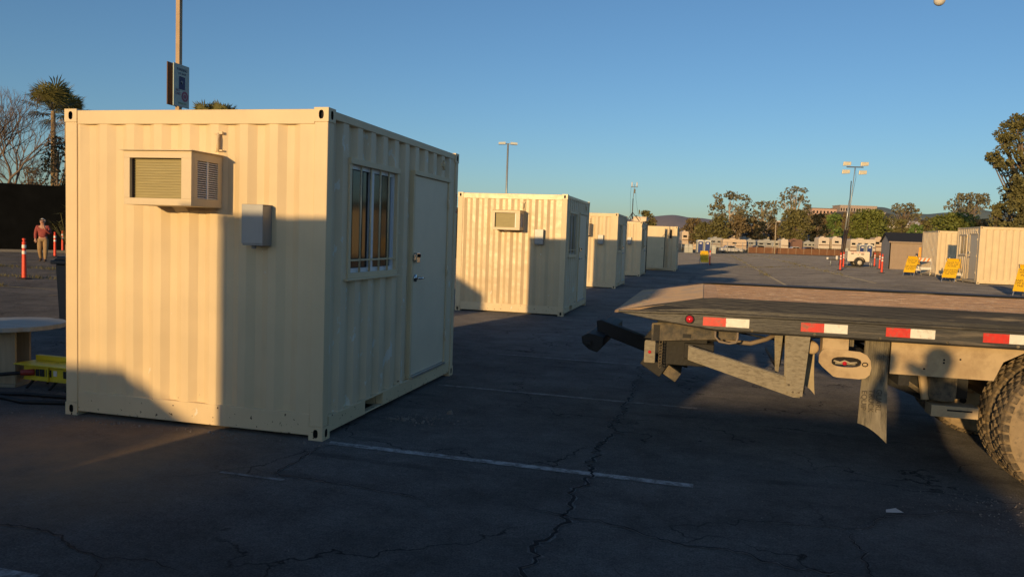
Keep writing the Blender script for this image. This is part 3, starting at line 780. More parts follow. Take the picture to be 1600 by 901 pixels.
mb = MB(); mb.box(1.98, -.004, 1.15, 2.2, .012, 2.25, 'hole_dark'); mb.build('dark_slot', R2)  # plain dark strip on the end wall
cream_paint('cream_glossy', (.64, .50, .31), .06)
MAT['cream_glossy'].node_tree.nodes['Principled BSDF'].inputs['Roughness'].default_value = .33
for n_ in MAT['cream_glossy'].node_tree.nodes:
    if n_.type == 'BUMP': n_.inputs['Strength'].default_value = .5; n_.inputs['Distance'].default_value = .022
for ch in cs[1].children:
    if ch.name.startswith(('end_wall', 'top_rails', 'corner_casting')):
        ch.material_slots[0].link = 'OBJECT'; ch.material_slots[0].material = MAT['cream_glossy']
# open door leaf on the farthest one
mb = MB(); mb.box(0, -.025, 0, 1.12, .025, 2.33, 'cream'); mb.tube([(.98, -.03, 1.15), (.98, -.07, 1.15), (1.06, -.07, 1.15)], .012, 'steel_chrome')
o = mb.build('door_leaf', cs[4], loc=(.62, -.52, .16)); o['label'] = 'door leaf standing open'
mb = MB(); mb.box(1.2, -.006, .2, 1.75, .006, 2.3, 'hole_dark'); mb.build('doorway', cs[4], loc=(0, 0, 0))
mb = MB(); mb.box(2.0, -.02, 1.9, 2.12, .0, 2.4, 'hole_dark'); mb.build('dark_slot', cs[4])


# ------------------------------------------------------------------ tripod mast and box on the fourth roof
x0, y0 = at(983, 38.2)
t = thing('tripod_mast', 'slim black tripod mast with two white antennas on a container roof', 'antenna mast', (x0, y0, CH))
mb = MB(); mb.tube([(0, 0, .15), (0, 0, 1.15)], .022, 'lamp_dark'); mb.tube([(0, 0, 1.15), (.05, 0, 1.85)], .012, 'mast_grey'); mb.build('pole', t)
for a in (0.3, 2.4, 4.5):
    mb = MB(); mb.tube([(0, 0, .48), (.42 * math.cos(a), .42 * math.sin(a), 0)], .018, 'lamp_dark', n=6); mb.build('leg', t)
mb = MB(); mb.tube([(-.13, 0, 1.72), (.21, 0, 1.72)], .012, 'lamp_dark'); mb.build('crossbar', t)
for dx in (-.08, .16): mb = MB(); mb.tube([(dx, 0, 1.73), (dx, 0, 1.96)], .026, 'reflective_white'); mb.build('antenna', t)
mb = MB(); mb.box(.02, -.04, 1.42, .1, .04, 1.62, 'lamp_dark'); mb.build('radio_box', t, bevel=.005)
mb = MB(); mb.tube([(-.12, 0, 1.7), (-.14, .02, 1.2), (-.1, 0, .4)], .005, 'cable_black', n=4); mb.tube([(.12, 0, 1.45), (.15, 0, 1.1), (.24, 0, .6), (.4, 0, .1)], .005, 'cable_black', n=4); mb.build('cable', t)
x0, y0 = at(995, 38.4)
t = thing('equipment_case', 'pale equipment case lying on the container roof beside the tripod mast', 'equipment case', (x0, y0, CH - .01), -.1)
mb = MB(); mb.box(-.36, -.2, .06, .36, .2, .24, 'rv_cream'); mb.box(-.37, -.21, .24, .37, .21, .29, 'rv_cream'); mb.build('case_body', t, bevel=.01)
mb = MB(); mb.box(-.3, -.15, 0, .3, .15, .06, 'lamp_dark'); mb.build('feet', t)
x0, y0 = at(1000, 37.0)
mb = MB(); mb.tube([(x0 + .25, 36.84, 2.3), (x0 + .1, 36.8, 2.2), (x0, 36.84, 2.35), (x0 + .05, 36.82, 2.55), (x0 + .2, 36.9, 2.62)], .012, 'cable_black', n=5)
mb.tube([(x0 + .27, 36.85, 2.55), (x0 + .27, 36.85, .2)], .02, 'lamp_dark', n=5)
mb.build('power_cable', label='dark cable looped down the corner of the container with the mast', category='cable')


# ------------------------------------------------------------------ the flatbed tow truck
TV = 5.70                                         # near side plane of the bed
tr = thing('tow_truck', 'flatbed tow truck with dusty black bed side, red and white tape and dual wheels', 'tow truck', (2.4, 7.0, 0))
def TB(name, mb, parent=None, bevel=0, **k):     # truck parts are given in lot coordinates
    o = mb.build(name, parent or tr, bevel=bevel, **k)
    o.location = (0, 0, 0) if parent else (-2.4, -7.0, 0)
    return o
XE = 6.0
FARV = 8.27
# side rail, near: upper canted face, rib, lower face; tail cut on the slope
mb = MB()
def rail(sv, sgn):
    """section (v offset outward, z) swept along u; tail narrows to the ramp lip"""
    secs = [(-.60, 1.142, 1.128), (-.35, 1.195, 1.085), (.0, 1.262, 1.040), (.10, 1.268, 1.028), (1.2, 1.268, 1.028), (2.4, 1.268, 1.028), (3.6, 1.268, 1.028), (XE, 1.268, 1.028)]
    vs = []
    for (u, zt, zb) in secs:
        h = zt - zb; zr = zb + h * .52
        for (o_, z) in ((-.10, zt - .012), (-.055, zt), (-.02, zb + h * .66), (-.018, zr + .010), (0, zr + .006), (0, zr - .006), (-.018, zr - .012), (-.014, zb + h * .06), (-.03, zb), (-.10, zb)):
            vs.append((u, sv + o_ * sgn * -1 * -1 if False else sv - o_ * sgn, z))
    n = 10; k = len(secs)
    fs = [(i * n + j, i * n + j + 1, (i + 1) * n + j + 1, (i + 1) * n + j) for i in range(k - 1) for j in range(n - 1)] + [tuple(range(n)), tuple(range((k - 1) * n, k * n))]
    return vs, fs
vs, fs = rail(TV, 1); mb.add(vs, fs, 'black_steel'); TB('side_rail', mb, bevel=.003)
mb = MB(); vs, fs = rail(FARV, -1); mb.add(vs, fs, 'black_steel'); TB('side_rail', mb, bevel=.003)
# deck: plate with long ribs, ramp at the tail
mb = MB(); y0_, y1_ = TV + .07, FARV - .07
mb.box(.0, y0_, 1.215, XE, y1_, 1.240, 'deck_rust')
for k in range(9):
    y = y0_ + .12 + (y1_ - y0_ - .24) * k / 8; mb.box(.12, y - .03, 1.240, XE - .1, y + .03, 1.243, 'deck_rust')
mb.box(.02, y0_ + .0, 1.241, XE, y0_ + .05, 1.262, 'deck_rust')
TB('deck', mb)
mb = MB(); mb.add([(-.63, TV + .02, 1.138), (-.63, FARV + .05, 1.138), (.0, FARV - .07, 1.243), (.0, TV + .07, 1.243), (-.63, TV + .02, 1.122), (-.63, FARV + .05, 1.122), (.0, FARV - .07, 1.205), (.0, TV + .07, 1.205)],
                  [(0, 1, 2, 3), (4, 5, 6, 7), (0, 1, 5, 4), (2, 3, 7, 6), (0, 3, 7, 4), (1, 2, 6, 5)], 'deck_plate')
for k in range(5): mb.lathe([(0, .006), (.03, .004), (.035, 0)], (-.46, TV + .35 + k * .45, 1.166), 'z', 10, 'galv_dusty')
TB('ramp', mb)
mb = MB()
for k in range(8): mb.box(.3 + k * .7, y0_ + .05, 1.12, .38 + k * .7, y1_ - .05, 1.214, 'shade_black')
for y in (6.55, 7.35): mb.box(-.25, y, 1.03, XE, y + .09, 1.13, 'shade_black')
TB('cross_members', mb)
for (u, wd) in ((-.021, .32), (.646, .3048), (1.195, .3048), (1.79, .31)):
    mb = MB(); uu = u + .03
    mb.box(uu, TV + .0105, 1.066, uu + wd * .5, TV + .016, 1.128, 'tape_red'); mb.box(uu + wd * .5, TV + .0105, 1.066, uu + wd, TV + .016, 1.128, 'tape_white')
    TB('marker_tape', mb)
mb = MB(); mb.lathe([(0, -.016), (.018, -.014), (.026, -.006), (.027, .01)], (-.105 + .02, TV + .012, 1.105), 'y', 20, 'lens_red'); mb.lathe([(.028, -.004), (.034, -.004), (.034, .012)], (-.085, TV + .012, 1.105), 'y', 20, 'base_black')
TB('marker_light', mb)
# tail hanger: flat tube running forward under the bed and its end plate with a small red light
mb = MB(); mb.prism([(-.36, 1.045), (-.05, 1.058), (.26, 1.02), (.26, .965), (.10, .955), (-.36, .915)], 'y', TV + .12, TV + .20, 'dusty_black'); TB('tail_beam', mb, bevel=.004)
mb = MB(); mb.prism([(-.345, 1.04), (-.30, 1.04), (-.30, .92), (-.345, .92)], 'y', TV + .115, TV + .12, 'shade_black'); mb.box(-.13, TV + .115, .955, -.07, TV + .119, .985, 'shade_black'); TB('beam_end', mb)
mb = MB(); mb.box(-.405, TV + .10, .755, -.325, TV + .17, .915, 'galv_dusty'); p_ = TB('hanger_plate', mb, bevel=.005)
mb = MB(); mb.lathe([(0, -.006), (.011, -.004), (.013, .002)], (-.365, TV + .10, .835), 'y', 12, 'lens_red'); TB('lamp', mb)
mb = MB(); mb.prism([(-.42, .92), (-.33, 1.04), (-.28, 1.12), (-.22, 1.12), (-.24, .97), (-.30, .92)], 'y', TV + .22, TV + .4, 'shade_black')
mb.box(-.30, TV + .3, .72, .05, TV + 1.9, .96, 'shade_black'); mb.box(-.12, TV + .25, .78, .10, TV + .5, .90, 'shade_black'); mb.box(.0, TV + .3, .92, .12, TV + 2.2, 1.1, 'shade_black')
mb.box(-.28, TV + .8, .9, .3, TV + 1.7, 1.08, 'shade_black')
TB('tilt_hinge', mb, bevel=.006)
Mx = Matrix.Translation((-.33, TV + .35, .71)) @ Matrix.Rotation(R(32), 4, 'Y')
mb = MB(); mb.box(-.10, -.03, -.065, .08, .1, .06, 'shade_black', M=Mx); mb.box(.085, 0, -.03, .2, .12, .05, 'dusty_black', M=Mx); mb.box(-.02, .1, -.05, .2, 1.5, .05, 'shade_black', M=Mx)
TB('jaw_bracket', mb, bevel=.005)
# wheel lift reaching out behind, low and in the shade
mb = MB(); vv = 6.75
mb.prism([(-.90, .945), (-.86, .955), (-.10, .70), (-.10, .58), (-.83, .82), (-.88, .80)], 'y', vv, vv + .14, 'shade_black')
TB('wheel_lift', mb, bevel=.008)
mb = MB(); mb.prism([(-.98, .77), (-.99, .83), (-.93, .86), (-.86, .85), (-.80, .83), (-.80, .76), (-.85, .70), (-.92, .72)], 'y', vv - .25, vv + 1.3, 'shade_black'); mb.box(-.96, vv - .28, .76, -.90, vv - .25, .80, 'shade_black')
TB('lift_crossbar', mb, bevel=.006)
# sloping underride arm with its post
mb = MB(); ya, yb = TV + .04, TV + .12
mb.prism([(-.085, .905), (-.085, .805), (.655, .590), (.70, .590), (.70, .72), (.62, .725)], 'y', ya, yb, 'galv_dusty')
TB('underride_arm', mb, bevel=.004)
mb = MB(); mb.prism([(.595, 1.027), (.745, 1.027), (.715, .60), (.60, .63)], 'y', ya - .012, ya - .002, 'galv_dusty'); mb.prism([(.585, 1.027), (.60, 1.027), (.61, .72), (.595, .72)], 'y', ya - .004, ya + .09, 'galv_dusty')
for (a, b) in ((.65, .63), (.62, .68), (.69, .63)): mb.lathe([(0, -.006), (.008, -.005), (.009, 0)], (a, ya - .012, b), 'y', 8, 'dusty_black')
TB('arm_post', mb, bevel=.002)
mb = MB(); mb.prism([(.53, 1.027), (.59, 1.027), (.57, .72), (.55, .72)], 'y', ya + .25, ya + .30, 'galv_dusty'); TB('arm_post', mb)
mb = MB(); mb.tube([(.66, TV + 1.0, 1.0), (.66, TV + 1.4, .62), (.66, TV + 2.4, .62)], .03, 'shade_black'); TB('underride_bar', mb)
# wire step and hoses
mb = MB(); mb.tube([(.10, TV + .04, 1.03), (.10, TV + .035, .985), (.13, TV + .03, .955), (.20, TV + .03, .945), (.245, TV + .03, .955), (.255, TV + .035, .985), (.255, TV + .04, 1.03)], .0085, 'hose')
TB('wire_loop', mb)
mb = MB(); mb.tube([(-.02, TV + .35, .965), (.08, TV + .3, .955), (.22, TV + .28, .93), (.36, TV + .28, .925), (.47, TV + .3, .96), (.58, TV + .35, 1.02)], .017, 'hose'); mb.tube([(-.07, TV + .34, .965), (.0, TV + .34, .965)], .026, 'galv_dusty')
mb.tube([(.52, TV + .35, .99), (.6, TV + .5, 1.0), (.8, TV + .6, .97)], .012, 'hose', n=6)
TB('hydraulic_hose', mb)
mb = MB()
for k in range(13):
    u = .35 + k * .42; mb.lathe([(0, -.004), (.009, -.003), (.010, .002)], (u, TV + .0135, 1.05), 'y', 8, 'dusty_black')
TB('rail_bolts', mb)
mb = MB(); mb.tube([(-.2, TV + .5, 1.03), (.1, TV + .45, .985), (.4, TV + .45, 1.0), (.8, TV + .5, .975), (1.2, TV + .5, 1.01)], .009, 'cable_black', n=5); mb.tube([(-.1, TV + .6, 1.02), (.3, TV + .55, .97), (.55, TV + .6, .93), (.75, TV + .5, .9)], .007, 'cable_black', n=5)
TB('wiring', mb)
mb = MB()
for k in range(9): mb.tube([(-.29 + .012 * math.cos(k * 3.14 + a), TV + .19 + .008 * math.sin(a), .90 - k * .022 + .016 * math.sin(a * 1.0)) for a in [j * .9 for j in range(8)]], .0035, 'dusty_black', n=4)
TB('safety_chain', mb)
# holed light bracket
u0b = .80
mb = MB(); mb.box(.785, TV + .045, .95, .955, TV + .06, 1.027, 'tan_dust'); mb.box(.785, TV + .06, .9, .80, TV + .16, 1.027, 'tan_dust')
out = [(.765, .905), (.775, .925), (.79, .948), (.81, .955), (1.03, .945), (1.075, .925), (1.10, .89), (1.108, .84), (1.10, .79), (1.075, .765), (1.035, .755), (.89, .757), (.865, .762), (.79, .825), (.765, .855)]
hole = oval(.945, .868, .098, .036, 15)
hc = (.935, .86)
def ang(p): return math.atan2(p[1] - hc[1], p[0] - hc[0])
out = sorted(out, key=ang); hole = sorted(hole, key=ang); n = 15
yf, ybk = TV + .035, TV + .055
for y in (yf, ybk):
    mb.add([(a, y, b) for a, b in out] + [(a, y, b) for a, b in hole], [(k, (k + 1) % n, (k + 1) % n + n, k + n) for k in range(n)], 'tan_dust')
for ring in (out, hole): mb.add([(a, yf, b) for a, b in ring] + [(a, ybk, b) for a, b in ring], [(k, (k + 1) % n, (k + 1) % n + n, k + n) for k in range(n)], 'tan_dust')
o = TB('light_bracket', mb); o.location.x += .045
mb = MB(); mb.box(.85, TV + .06, .84, 1.03, TV + .065, .90, 'hole_dark'); mb.tube([(.86, TV + .05, .872), (.90, TV + .04, .862), (.93, TV + .045, .875), (.965, TV + .04, .862), (1.01, TV + .045, .868)], .007, 'flap_tan', n=6)
mb.tube([(.87, TV + .045, .855), (1.0, TV + .045, .855)], .006, 'galv_dusty', n=6); mb.lathe([(0, -.01), (.014, -.006), (.015, .004)], (.93, TV + .038, .858), 'y', 12, 'lens_red')
mb.tube([(1.06 + .018 * math.cos(k * .7), TV + .03, .86 + .013 * math.sin(k * .7)) for k in range(10)], .004, 'base_black', n=5)
o = TB('clearance_lamp', mb); o.location.x += .05
mb = MB(); mb.lathe([(.0, -.02), (.035, -.02), (.045, -.01), (.045, .2), (0, .2)], (.775, TV + .14, .94), 'y', 18, 'tan_dust'); TB('air_valve', mb)
# mud flaps: narrow one behind, wide ribbed one in front with raised writing
def flap(ua, ub, v0, ztop, zbl, zbr, curl, m, ribs):
    mb = MB(); nz, nx = 14, 24; vs = []
    for j in range(nz + 1):
        t_ = j / nz
        for i in range(nx + 1):
            s_ = i / nx; z = ztop + (zbl + (zbr - zbl) * s_ ** 1.7 - ztop) * t_
            shift = -curl * t_ * (1 - .3 * s_)
            vs.append((ua + (ub - ua) * s_ + shift + .0 * t_, v0 - .10 * t_ ** 2 * (.4 + s_) + (.004 if (i % 2 and i < nx and t_ < .45 and ribs) else 0), z))
    nn = nx + 1; fs = [(j * nn + i, j * nn + i + 1, (j + 1) * nn + i + 1, (j + 1) * nn + i) for j in range(nz) for i in range(nx)]
    mb.add(vs, fs, m, smooth=False); return mb
mb = flap(1.125, 1.29, TV + .16, 1.025, .43, .325, .02, 'flap_rubber', True); o = TB('mud_flap', mb); sm = o.modifiers.new('thick', 'SOLIDIFY'); sm.thickness = .009
tx = text('GUARD\nTRUCK\nEQUIP', .05, tr, (1.175 - 2.4, TV + .09 - 7, .60), (Matrix.Rotation(R(90), 3, 'X') @ Matrix.Rotation(R(-90), 3, 'Z')).to_euler(), 'flap_ink', ext=.002)
mb = flap(.775, .835, TV + .45, .86, .62, .57, .0, 'flap_tan', False); o = TB('mud_flap', mb); sm = o.modifiers.new('thick', 'SOLIDIFY'); sm.thickness = .008
mb = MB(); mb.box(.75, TV + .46, .55, .78, TV + .5, 1.0, 'shade_black'); mb.box(.98, TV + .2, .96, 1.06, TV + .25, 1.025, 'flap_rubber'); TB('flap_hanger', mb)
# dusty chassis skirt, subframe, tank, axle
mb = MB(); mb.prism([(1.285, 1.024), (3.9, 1.024), (3.9, .93), (3.0, .93), (2.86, 1.0), (2.1, 1.0), (1.98, .93), (1.93, .80), (1.285, .80)], 'y', TV + .10, TV + .118, 'tan_dust')
for (a, b) in ((1.62, .92), (1.62, .90), (1.72, .93), (1.5, .85)): mb.lathe([(0, -.004), (.006, -.003), (.007, 0)], (a, TV + .10, b), 'y', 8, 'hole_dark')
TB('skirt_panel', mb)
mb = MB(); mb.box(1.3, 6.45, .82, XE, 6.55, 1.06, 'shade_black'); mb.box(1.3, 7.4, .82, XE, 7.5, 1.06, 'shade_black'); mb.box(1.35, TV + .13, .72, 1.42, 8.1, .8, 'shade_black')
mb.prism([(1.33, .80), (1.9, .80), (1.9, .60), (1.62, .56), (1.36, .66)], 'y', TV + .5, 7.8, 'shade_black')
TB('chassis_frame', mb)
mb = MB(); mb.lathe([(0, -.10), (.085, -.09), (.095, -.06), (.095, .16), (0, .17)], (1.68, TV + .33, .70), 'z', 20, 'dusty_black'); TB('air_tank', mb)
mb = MB(); mb.box(1.60, TV + .24, .50, 1.90, TV + .40, .58, 'tan_dust'); mb.box(1.70, TV + .235, .545, 1.86, TV + .239, .556, 'hole_dark'); mb.tube([(1.55, TV + .34, .8), (1.58, TV + .33, .6)], .03, 'tan_dust')
mb.tube([(1.38, TV + .45, .76), (1.75, TV + .4, .52)], .016, 'dusty_black')
TB('spring_hanger', mb, bevel=.004)
mb = MB(); mb.tube([(2.44, TV + .5, .49), (2.44, 8.1, .49)], .08, 'shade_black'); mb.lathe([(0, -.2), (.15, -.15), (.2, 0), (.15, .15), (0, .2)], (2.44, 6.98, .49), 'y', 16, 'shade_black'); TB('axle', mb)


def wheel(u, v, r, wd, rimd, outer=True):
    """tyre (near shoulder at v) with separate tread blocks, and a dished rim"""
    e = bpy.data.objects.new('wheel', None); COL.objects.link(e); e.parent = tr; e.location = (u - 2.4, v - 7.0, r)
    mb = MB(); rr = r - .016; ri = r * .60
    prof = [(ri, .035), (ri + .012, .012), (ri + .05, -.002), (r * .82, -.010), (r * .90, -.006), (rr - .022, .004), (rr - .004, .018), (rr, .04), (rr, wd - .04), (rr - .006, wd - .018), (rr - .03, wd - .004), (r * .8, wd + .01), (ri, wd - .03)]
    mb.lathe(prof, (0, 0, 0), 'y', 72, 'rubber_dusty')
    nb = 44
    for row, (a, b, off, r_in) in enumerate(((.0, .052, 0, .004), (.062, .108, .5, 0), (wd - .108, wd - .062, 0, 0), (wd - .052, wd, .5, .004))):
        for k in range(nb):
            t0 = 2 * math.pi * (k + off) / nb; hw = math.pi / nb * .72
            vs = []
            for (rad, ya, yb2) in ((rr - .012, a, b), (r, a + .007, b - .004)):
                for (tt, yy) in ((t0 - hw, ya + .004), (t0 + hw * .9, ya), (t0 + hw, yb2 - .004), (t0 - hw * .85, yb2)):
                    rq = rad - (.012 if (row == 0 and yy < .02) or (row == 3 and yy > wd - .02) else 0)
                    vs.append((rq * math.cos(tt), yy, rq * math.sin(tt)))
            mb.add(vs, [(4, 5, 6, 7), (0, 1, 5, 4), (1, 2, 6, 5), (2, 3, 7, 6), (3, 0, 4, 7)], 'rubber_tread')
            if row == 0:      # shoulder lug wrapping down the sidewall
                vs = []
                for (rad, y) in ((rr - .004, .008), (r * .915, -.012)):
                    for tt in (t0 - hw, t0 + hw): vs.append((rad * math.cos(tt), y, rad * math.sin(tt)))
                for (rad, y) in ((rr - .004, .02), (r * .915, .0)):
                    for tt in (t0 - hw, t0 + hw): vs.append((rad * math.cos(tt), y, rad * math.sin(tt)))
                mb.add(vs, [(0, 1, 3, 2), (0, 4, 6, 2), (1, 5, 7, 3), (2, 3, 7, 6)], 'rubber_tread')
    mb.build('tyre', e)
    mb = MB()
    mb.lathe([(ri + .004, .03), (ri - .01, .03), (ri - .02, .05), (ri - .03, .10), (ri - .05, .15), (.14, .16), (.13, .13), (.10, .11), (.07, .10), (0, .10)], (0, 0, 0), 'y', 40, 'rim_dusty')
    for k in range(8):
        t_ = k * math.pi / 4; mb.tube([(.11 * math.cos(t_), .14, .11 * math.sin(t_)), (.11 * math.cos(t_), .09, .11 * math.sin(t_))], .013, 'rim_dusty', n=6)
        mb.lathe([(0, .148), (.03, .148)], ((ri - .075) * math.cos(t_ + .39), .0, (ri - .075) * math.sin(t_ + .39)), 'y', 10, 'hole_dark', smooth=False)
    mb.build('rim', e)
    return e


WU = 2.475
wheel(WU, TV + .04, .495, .235, 0)
wheel(WU, TV + .34, .495, .235, 0)
wheel(WU, 7.75, .495, .235, 0); wheel(WU, 8.03, .495, .235, 0)
# cab and front wheels (beyond the right edge of the photograph)
mb = MB(); mb.prism([(6.15, .75), (9.3, .75), (9.35, 1.45), (8.2, 1.6), (7.75, 2.55), (6.25, 2.6)], 'y', TV + .1, 8.1, 'car_white'); TB('cab', mb, bevel=.04)
mb = MB(); mb.prism([(6.7, 1.65), (7.95, 1.65), (7.6, 2.35), (6.7, 2.35)], 'y', TV + .094, TV + .1, 'dark_glass'); TB('cab_window', mb)
wheel(8.5, TV + .1, .495, .235, 0); wheel(8.5, 7.9, .495, .235, 0)
mb = MB(); mb.box(6.0, TV + .1, 1.25, 6.08, 8.1, 2.3, 'black_steel'); TB('headboard', mb)


# ------------------------------------------------------------------ round table, power box, bin at the left
tx0, ty0 = at(14, 7.86)
t = thing('round_table', 'small low round table of pale chipped board on plywood legs', 'table', (tx0, ty0, 0), YAW)
mb = MB(); rnd = random.Random(5); n = 56; ring = []
for k in range(n):
    a = 2 * math.pi * k / n; rr = .50 + (rnd.uniform(-.022, .006) if k % 3 else 0); ring.append((rr * math.cos(a), rr * math.sin(a)))
mb.prism(ring, 'z', .555, .60, 'wood_top'); mb.build('table_top', t, bevel=.004)
mb = MB(); mb.box(.065, -.30, .03, .235, -.275, .555, 'wood_ply'); mb.build('leg', t)
mb = MB(); mb.box(-.03, -.31, .03, .058, -.10, .555, 'wood_side'); mb.build('leg', t)
mb = MB(); mb.box(-.30, -.02, .03, .20, .01, .555, 'wood_side'); mb.build('leg', t)
mb = MB(); mb.box(-.45, -.34, .0, .26, .1, .03, 'wood_ply'); mb.build('foot_board', t)
text('SOLO', .055, t, (.014, -.312, .33), (Matrix.Rotation(R(90), 3, 'X') @ Matrix.Rotation(R(-90), 3, 'Z')).to_euler(), 'ink_black', ext=.0006)

t = thing('power_distribution_box', 'yellow portable power box with black outlets beside the nearest container', 'power box', (-6.30, 6.12, 0), -.03); t.scale = (.8, .8, .86)
mb = MB(); y_ = 'yellow_box'
mb.box(-.30, -.02, .27, .62, .36, .285, y_); mb.box(-.20, .03, .10, .6, .34, .12, y_); mb.box(-.19, .03, .12, .6, .045, .27, y_); mb.box(-.19, .05, .12, -.175, .32, .27, y_)
mb.box(.19, .0, .10, .21, .05, .28, y_); mb.box(.58, .05, .12, .6, .32, .27, y_); mb.box(-.17, .32, .12, .6, .335, .27, y_)
mb.box(-.30, .30, .285, .62, .36, .34, y_)
mb.build('housing', t, bevel=.005)
for (a, b) in ((.0, .05), (.062, .13), (.155, .235), (.42, .5)):
    mb = MB(); mb.box(a, .022, .155, b, .03, .235, 'ink_black'); mb.lathe([(0, -.006), (.018, -.004), (.02, 0)], ((a + b) / 2, .022, .197), 'y', 12, 'base_black'); mb.build('outlet', t)
mb = MB(); mb.box(.27, .024, .17, .32, .03, .23, 'reflective_white'); mb.build('warning_label', t)
for a in (-.1, .25, .5):
    for p_, q_ in ((.1, .02), (.28, .34)): mb = MB(); mb.tube([(a, p_, .10), (a - .05, q_, .0)], .015, 'base_black', n=6); mb.build('leg', t)
mb = MB(); mb.tube([(-.02, .035, .195), (-.17, -.02, .185)], [.038, .034], 'connector_red', n=14); mb.build('plug', t)
mb = MB(); mb.tube([(-6.43, 6.1, .16), (-6.6, 6.05, .14), (-6.9, 5.98, .10), (-7.3, 5.9, .05), (-7.9, 5.85, .02), (-9.2, 6.0, .02)], .018, 'cable_black')
mb.build('power_cable', label='thick black cable plugged into the yellow power box by its red connector', category='cable')
mb = MB(); mb.tube([(-5.35, 5.75, .02), (-5.9, 5.6, .02), (-6.3, 5.7, .02), (-6.7, 5.45, .02), (-7.4, 5.3, .02), (-9.2, 5.35, .02)], .022, 'cable_black'); mb.tube([(-5.5, 5.9, .02), (-6.1, 5.85, .025), (-6.8, 5.65, .02), (-8, 5.6, .02)], .018, 'cable_black')
mb.build('power_cable', label='black cables lying slack on the ground in front of the yellow power box', category='cable')

t = thing('trash_bin', 'dark wheeled trash bin half hidden behind the nearest container', 'trash bin', (-9.62, 10.33, 0), .2)
mb = MB(); mb.prism([(-.24, .06), (.24, .06), (.30, .98), (-.30, .98)], 'y', -.30, .28, 'bin_dark'); mb.build('bin_body', t, bevel=.02)
mb = MB(); mb.box(-.34, -.36, .98, .34, .34, 1.04, 'bin_dark'); mb.prism([(-.32, 1.04), (.32, 1.04), (.24, 1.10), (-.24, 1.10)], 'y', -.32, .3, 'bin_dark'); mb.build('lid', t, bevel=.01)
for sx in (-1, 1): mb = MB(); mb.lathe([(0, -.03), (.1, -.03), (.1, .03), (0, .03)], (sx * .27, .27, .1), 'x', 16, 'base_black', smooth=False); mb.build('wheel', t)


# ------------------------------------------------------------------ delineators
def delineator(label, loc):
    t = thing('delineator_post', label, 'delineator post', loc, 0, 'orange delineator posts around the lot')
    mb = MB(); mb.lathe([(.062, .04), (.055, .5), (.048, .78), (.048, .79), (.046, .985), (.052, 1.0), (.052, 1.03), (.03, 1.045), (.028, 1.07), (.045, 1.085), (.045, 1.13), (.0, 1.14)], (0, 0, 0), 'z', 14, 'delineator_orange'); mb.build('post', t)
    for z0_, z1_ in ((.70, .79), (.87, .96)): mb = MB(); mb.lathe([(.0545, z0_), (.0525, z1_)], (0, 0, 0), 'z', 14, 'reflective_white'); mb.build('reflective_band', t)
    mb = MB(); mb.lathe([(.0, 0), (.19, 0), (.19, .025), (.10, .045), (.0, .05)], (0, 0, 0), 'z', 10, 'base_black', smooth=False); mb.build('base', t)
    return t


dl = delineator('orange delineator post nearest the camera at the left edge of the lot', (-18.38, 17.55, 0))
for lab, (px, dep, zo) in (('orange delineator post just right of the walking person', (84, 35.5, 0)), ('orange delineator post in shade right of the walking person, half hidden by the nearest container', (96, 41.5, 0)),
                          ('orange delineator post in shade beside the leaning barricade at the far left', (15, 41, 0)), ('orange delineator post beside the first yellow sign by the left row', (1107, 61.5, 0)),
                          ('orange delineator post standing in front of the light tower mast', (1311, 49.5, .26)), ('orange delineator post close behind the light tower mast', (1315.5, 57, .27)),
                          ('farthest orange delineator post between the light tower trailer and the shed', (1364, 64, .28)), ('orange delineator post at the shed corner behind the nearer one', (1372, 56, .28)),
                          ('near orange delineator post in front of the left corner of the shed', (1376, 46.6, .28)), ('left orange delineator post against the tan shed wall', (1388, 59.2, .28)),
                          ('right orange delineator post against the tan shed wall', (1406, 59.4, .28))):
    x, y = at(px, dep); dup(dl, (x, y, gz(x, y)), 0, lab)


# ------------------------------------------------------------------ yellow A-frame signs and barricades
def aframe(label, loc, rz, name='a_frame_sign', back=False):
    """two boards leaning together; the printed one faces local -Y"""
    t = thing(name, label, 'sign', loc, rz, 'yellow notice signs along the lane')
    lean = R(27); h = 1.0; wd = .31
    M0 = Matrix.Translation((0, -.40, .20)) @ Matrix.Rotation(-lean, 4, 'X')
    mb = MB(); mb.box(-wd, -.008, 0, wd, .008, h, 'sign_yellow', M=M0); pn = mb.build('panel', t)
    M1 = Matrix.Translation((0, .40, .20)) @ Matrix.Rotation(lean, 4, 'X')
    mb = MB(); mb.box(-wd, -.008, .5, wd, .008, h, 'sign_yellow', M=M1); mb.build('panel', t)
    for (mm, sg) in ((M0, 1), (M1, -1)):
        for sx in (-1, 1):
            mb = MB(); mb.box(sx * (wd - .03) - .015, .01 * sg, -.22, sx * (wd - .03) + .015, .03 * sg, h + .02, 'leg_metal', M=mm); mb.build('leg', t)
    mb = MB(); mb.box(-wd, .30, .30, wd, .33, .44, 'barricade_white'); mb.build('rear_board', t)
    tx = text('PLEASE PUT\nYOUR CAR\nIN PARK\n \nAND ENGINE\nOFF DURING\nTHE TEST', .105, t, (0, -.40 - .012 + math.sin(lean) * .50, .20 + math.cos(lean) * .50), (R(90) - lean, 0, 0), 'ink_black', ext=.0008)
    return t


x, y = at(1098, 61.5); s1 = aframe('yellow notice sign beside the left row with its lower part in shadow', (x, y, 0), R(8))
x, y = at(1424, 43.0); dup(s1, (x, y, gz(x, y)), -R(38), 'yellow notice sign in front of the shed, leftmost of the right hand signs')
x, y = at(1487, 36.2); dup(s1, (x, y, gz(x, y)), -R(38), 'yellow notice sign between the two right hand container offices')
x, y = at(1606, 25.8); dup(s1, (x, y, gz(x, y)), -R(38), 'nearest yellow notice sign cut by the right edge of the photo')
x, y = at(1220, 165); q = dup(s1, (x, y, gz(x, y)), R(0), 'far orange yellow sign standing by the low brown fence'); q.scale = (1.5, 1.5, 1.7)


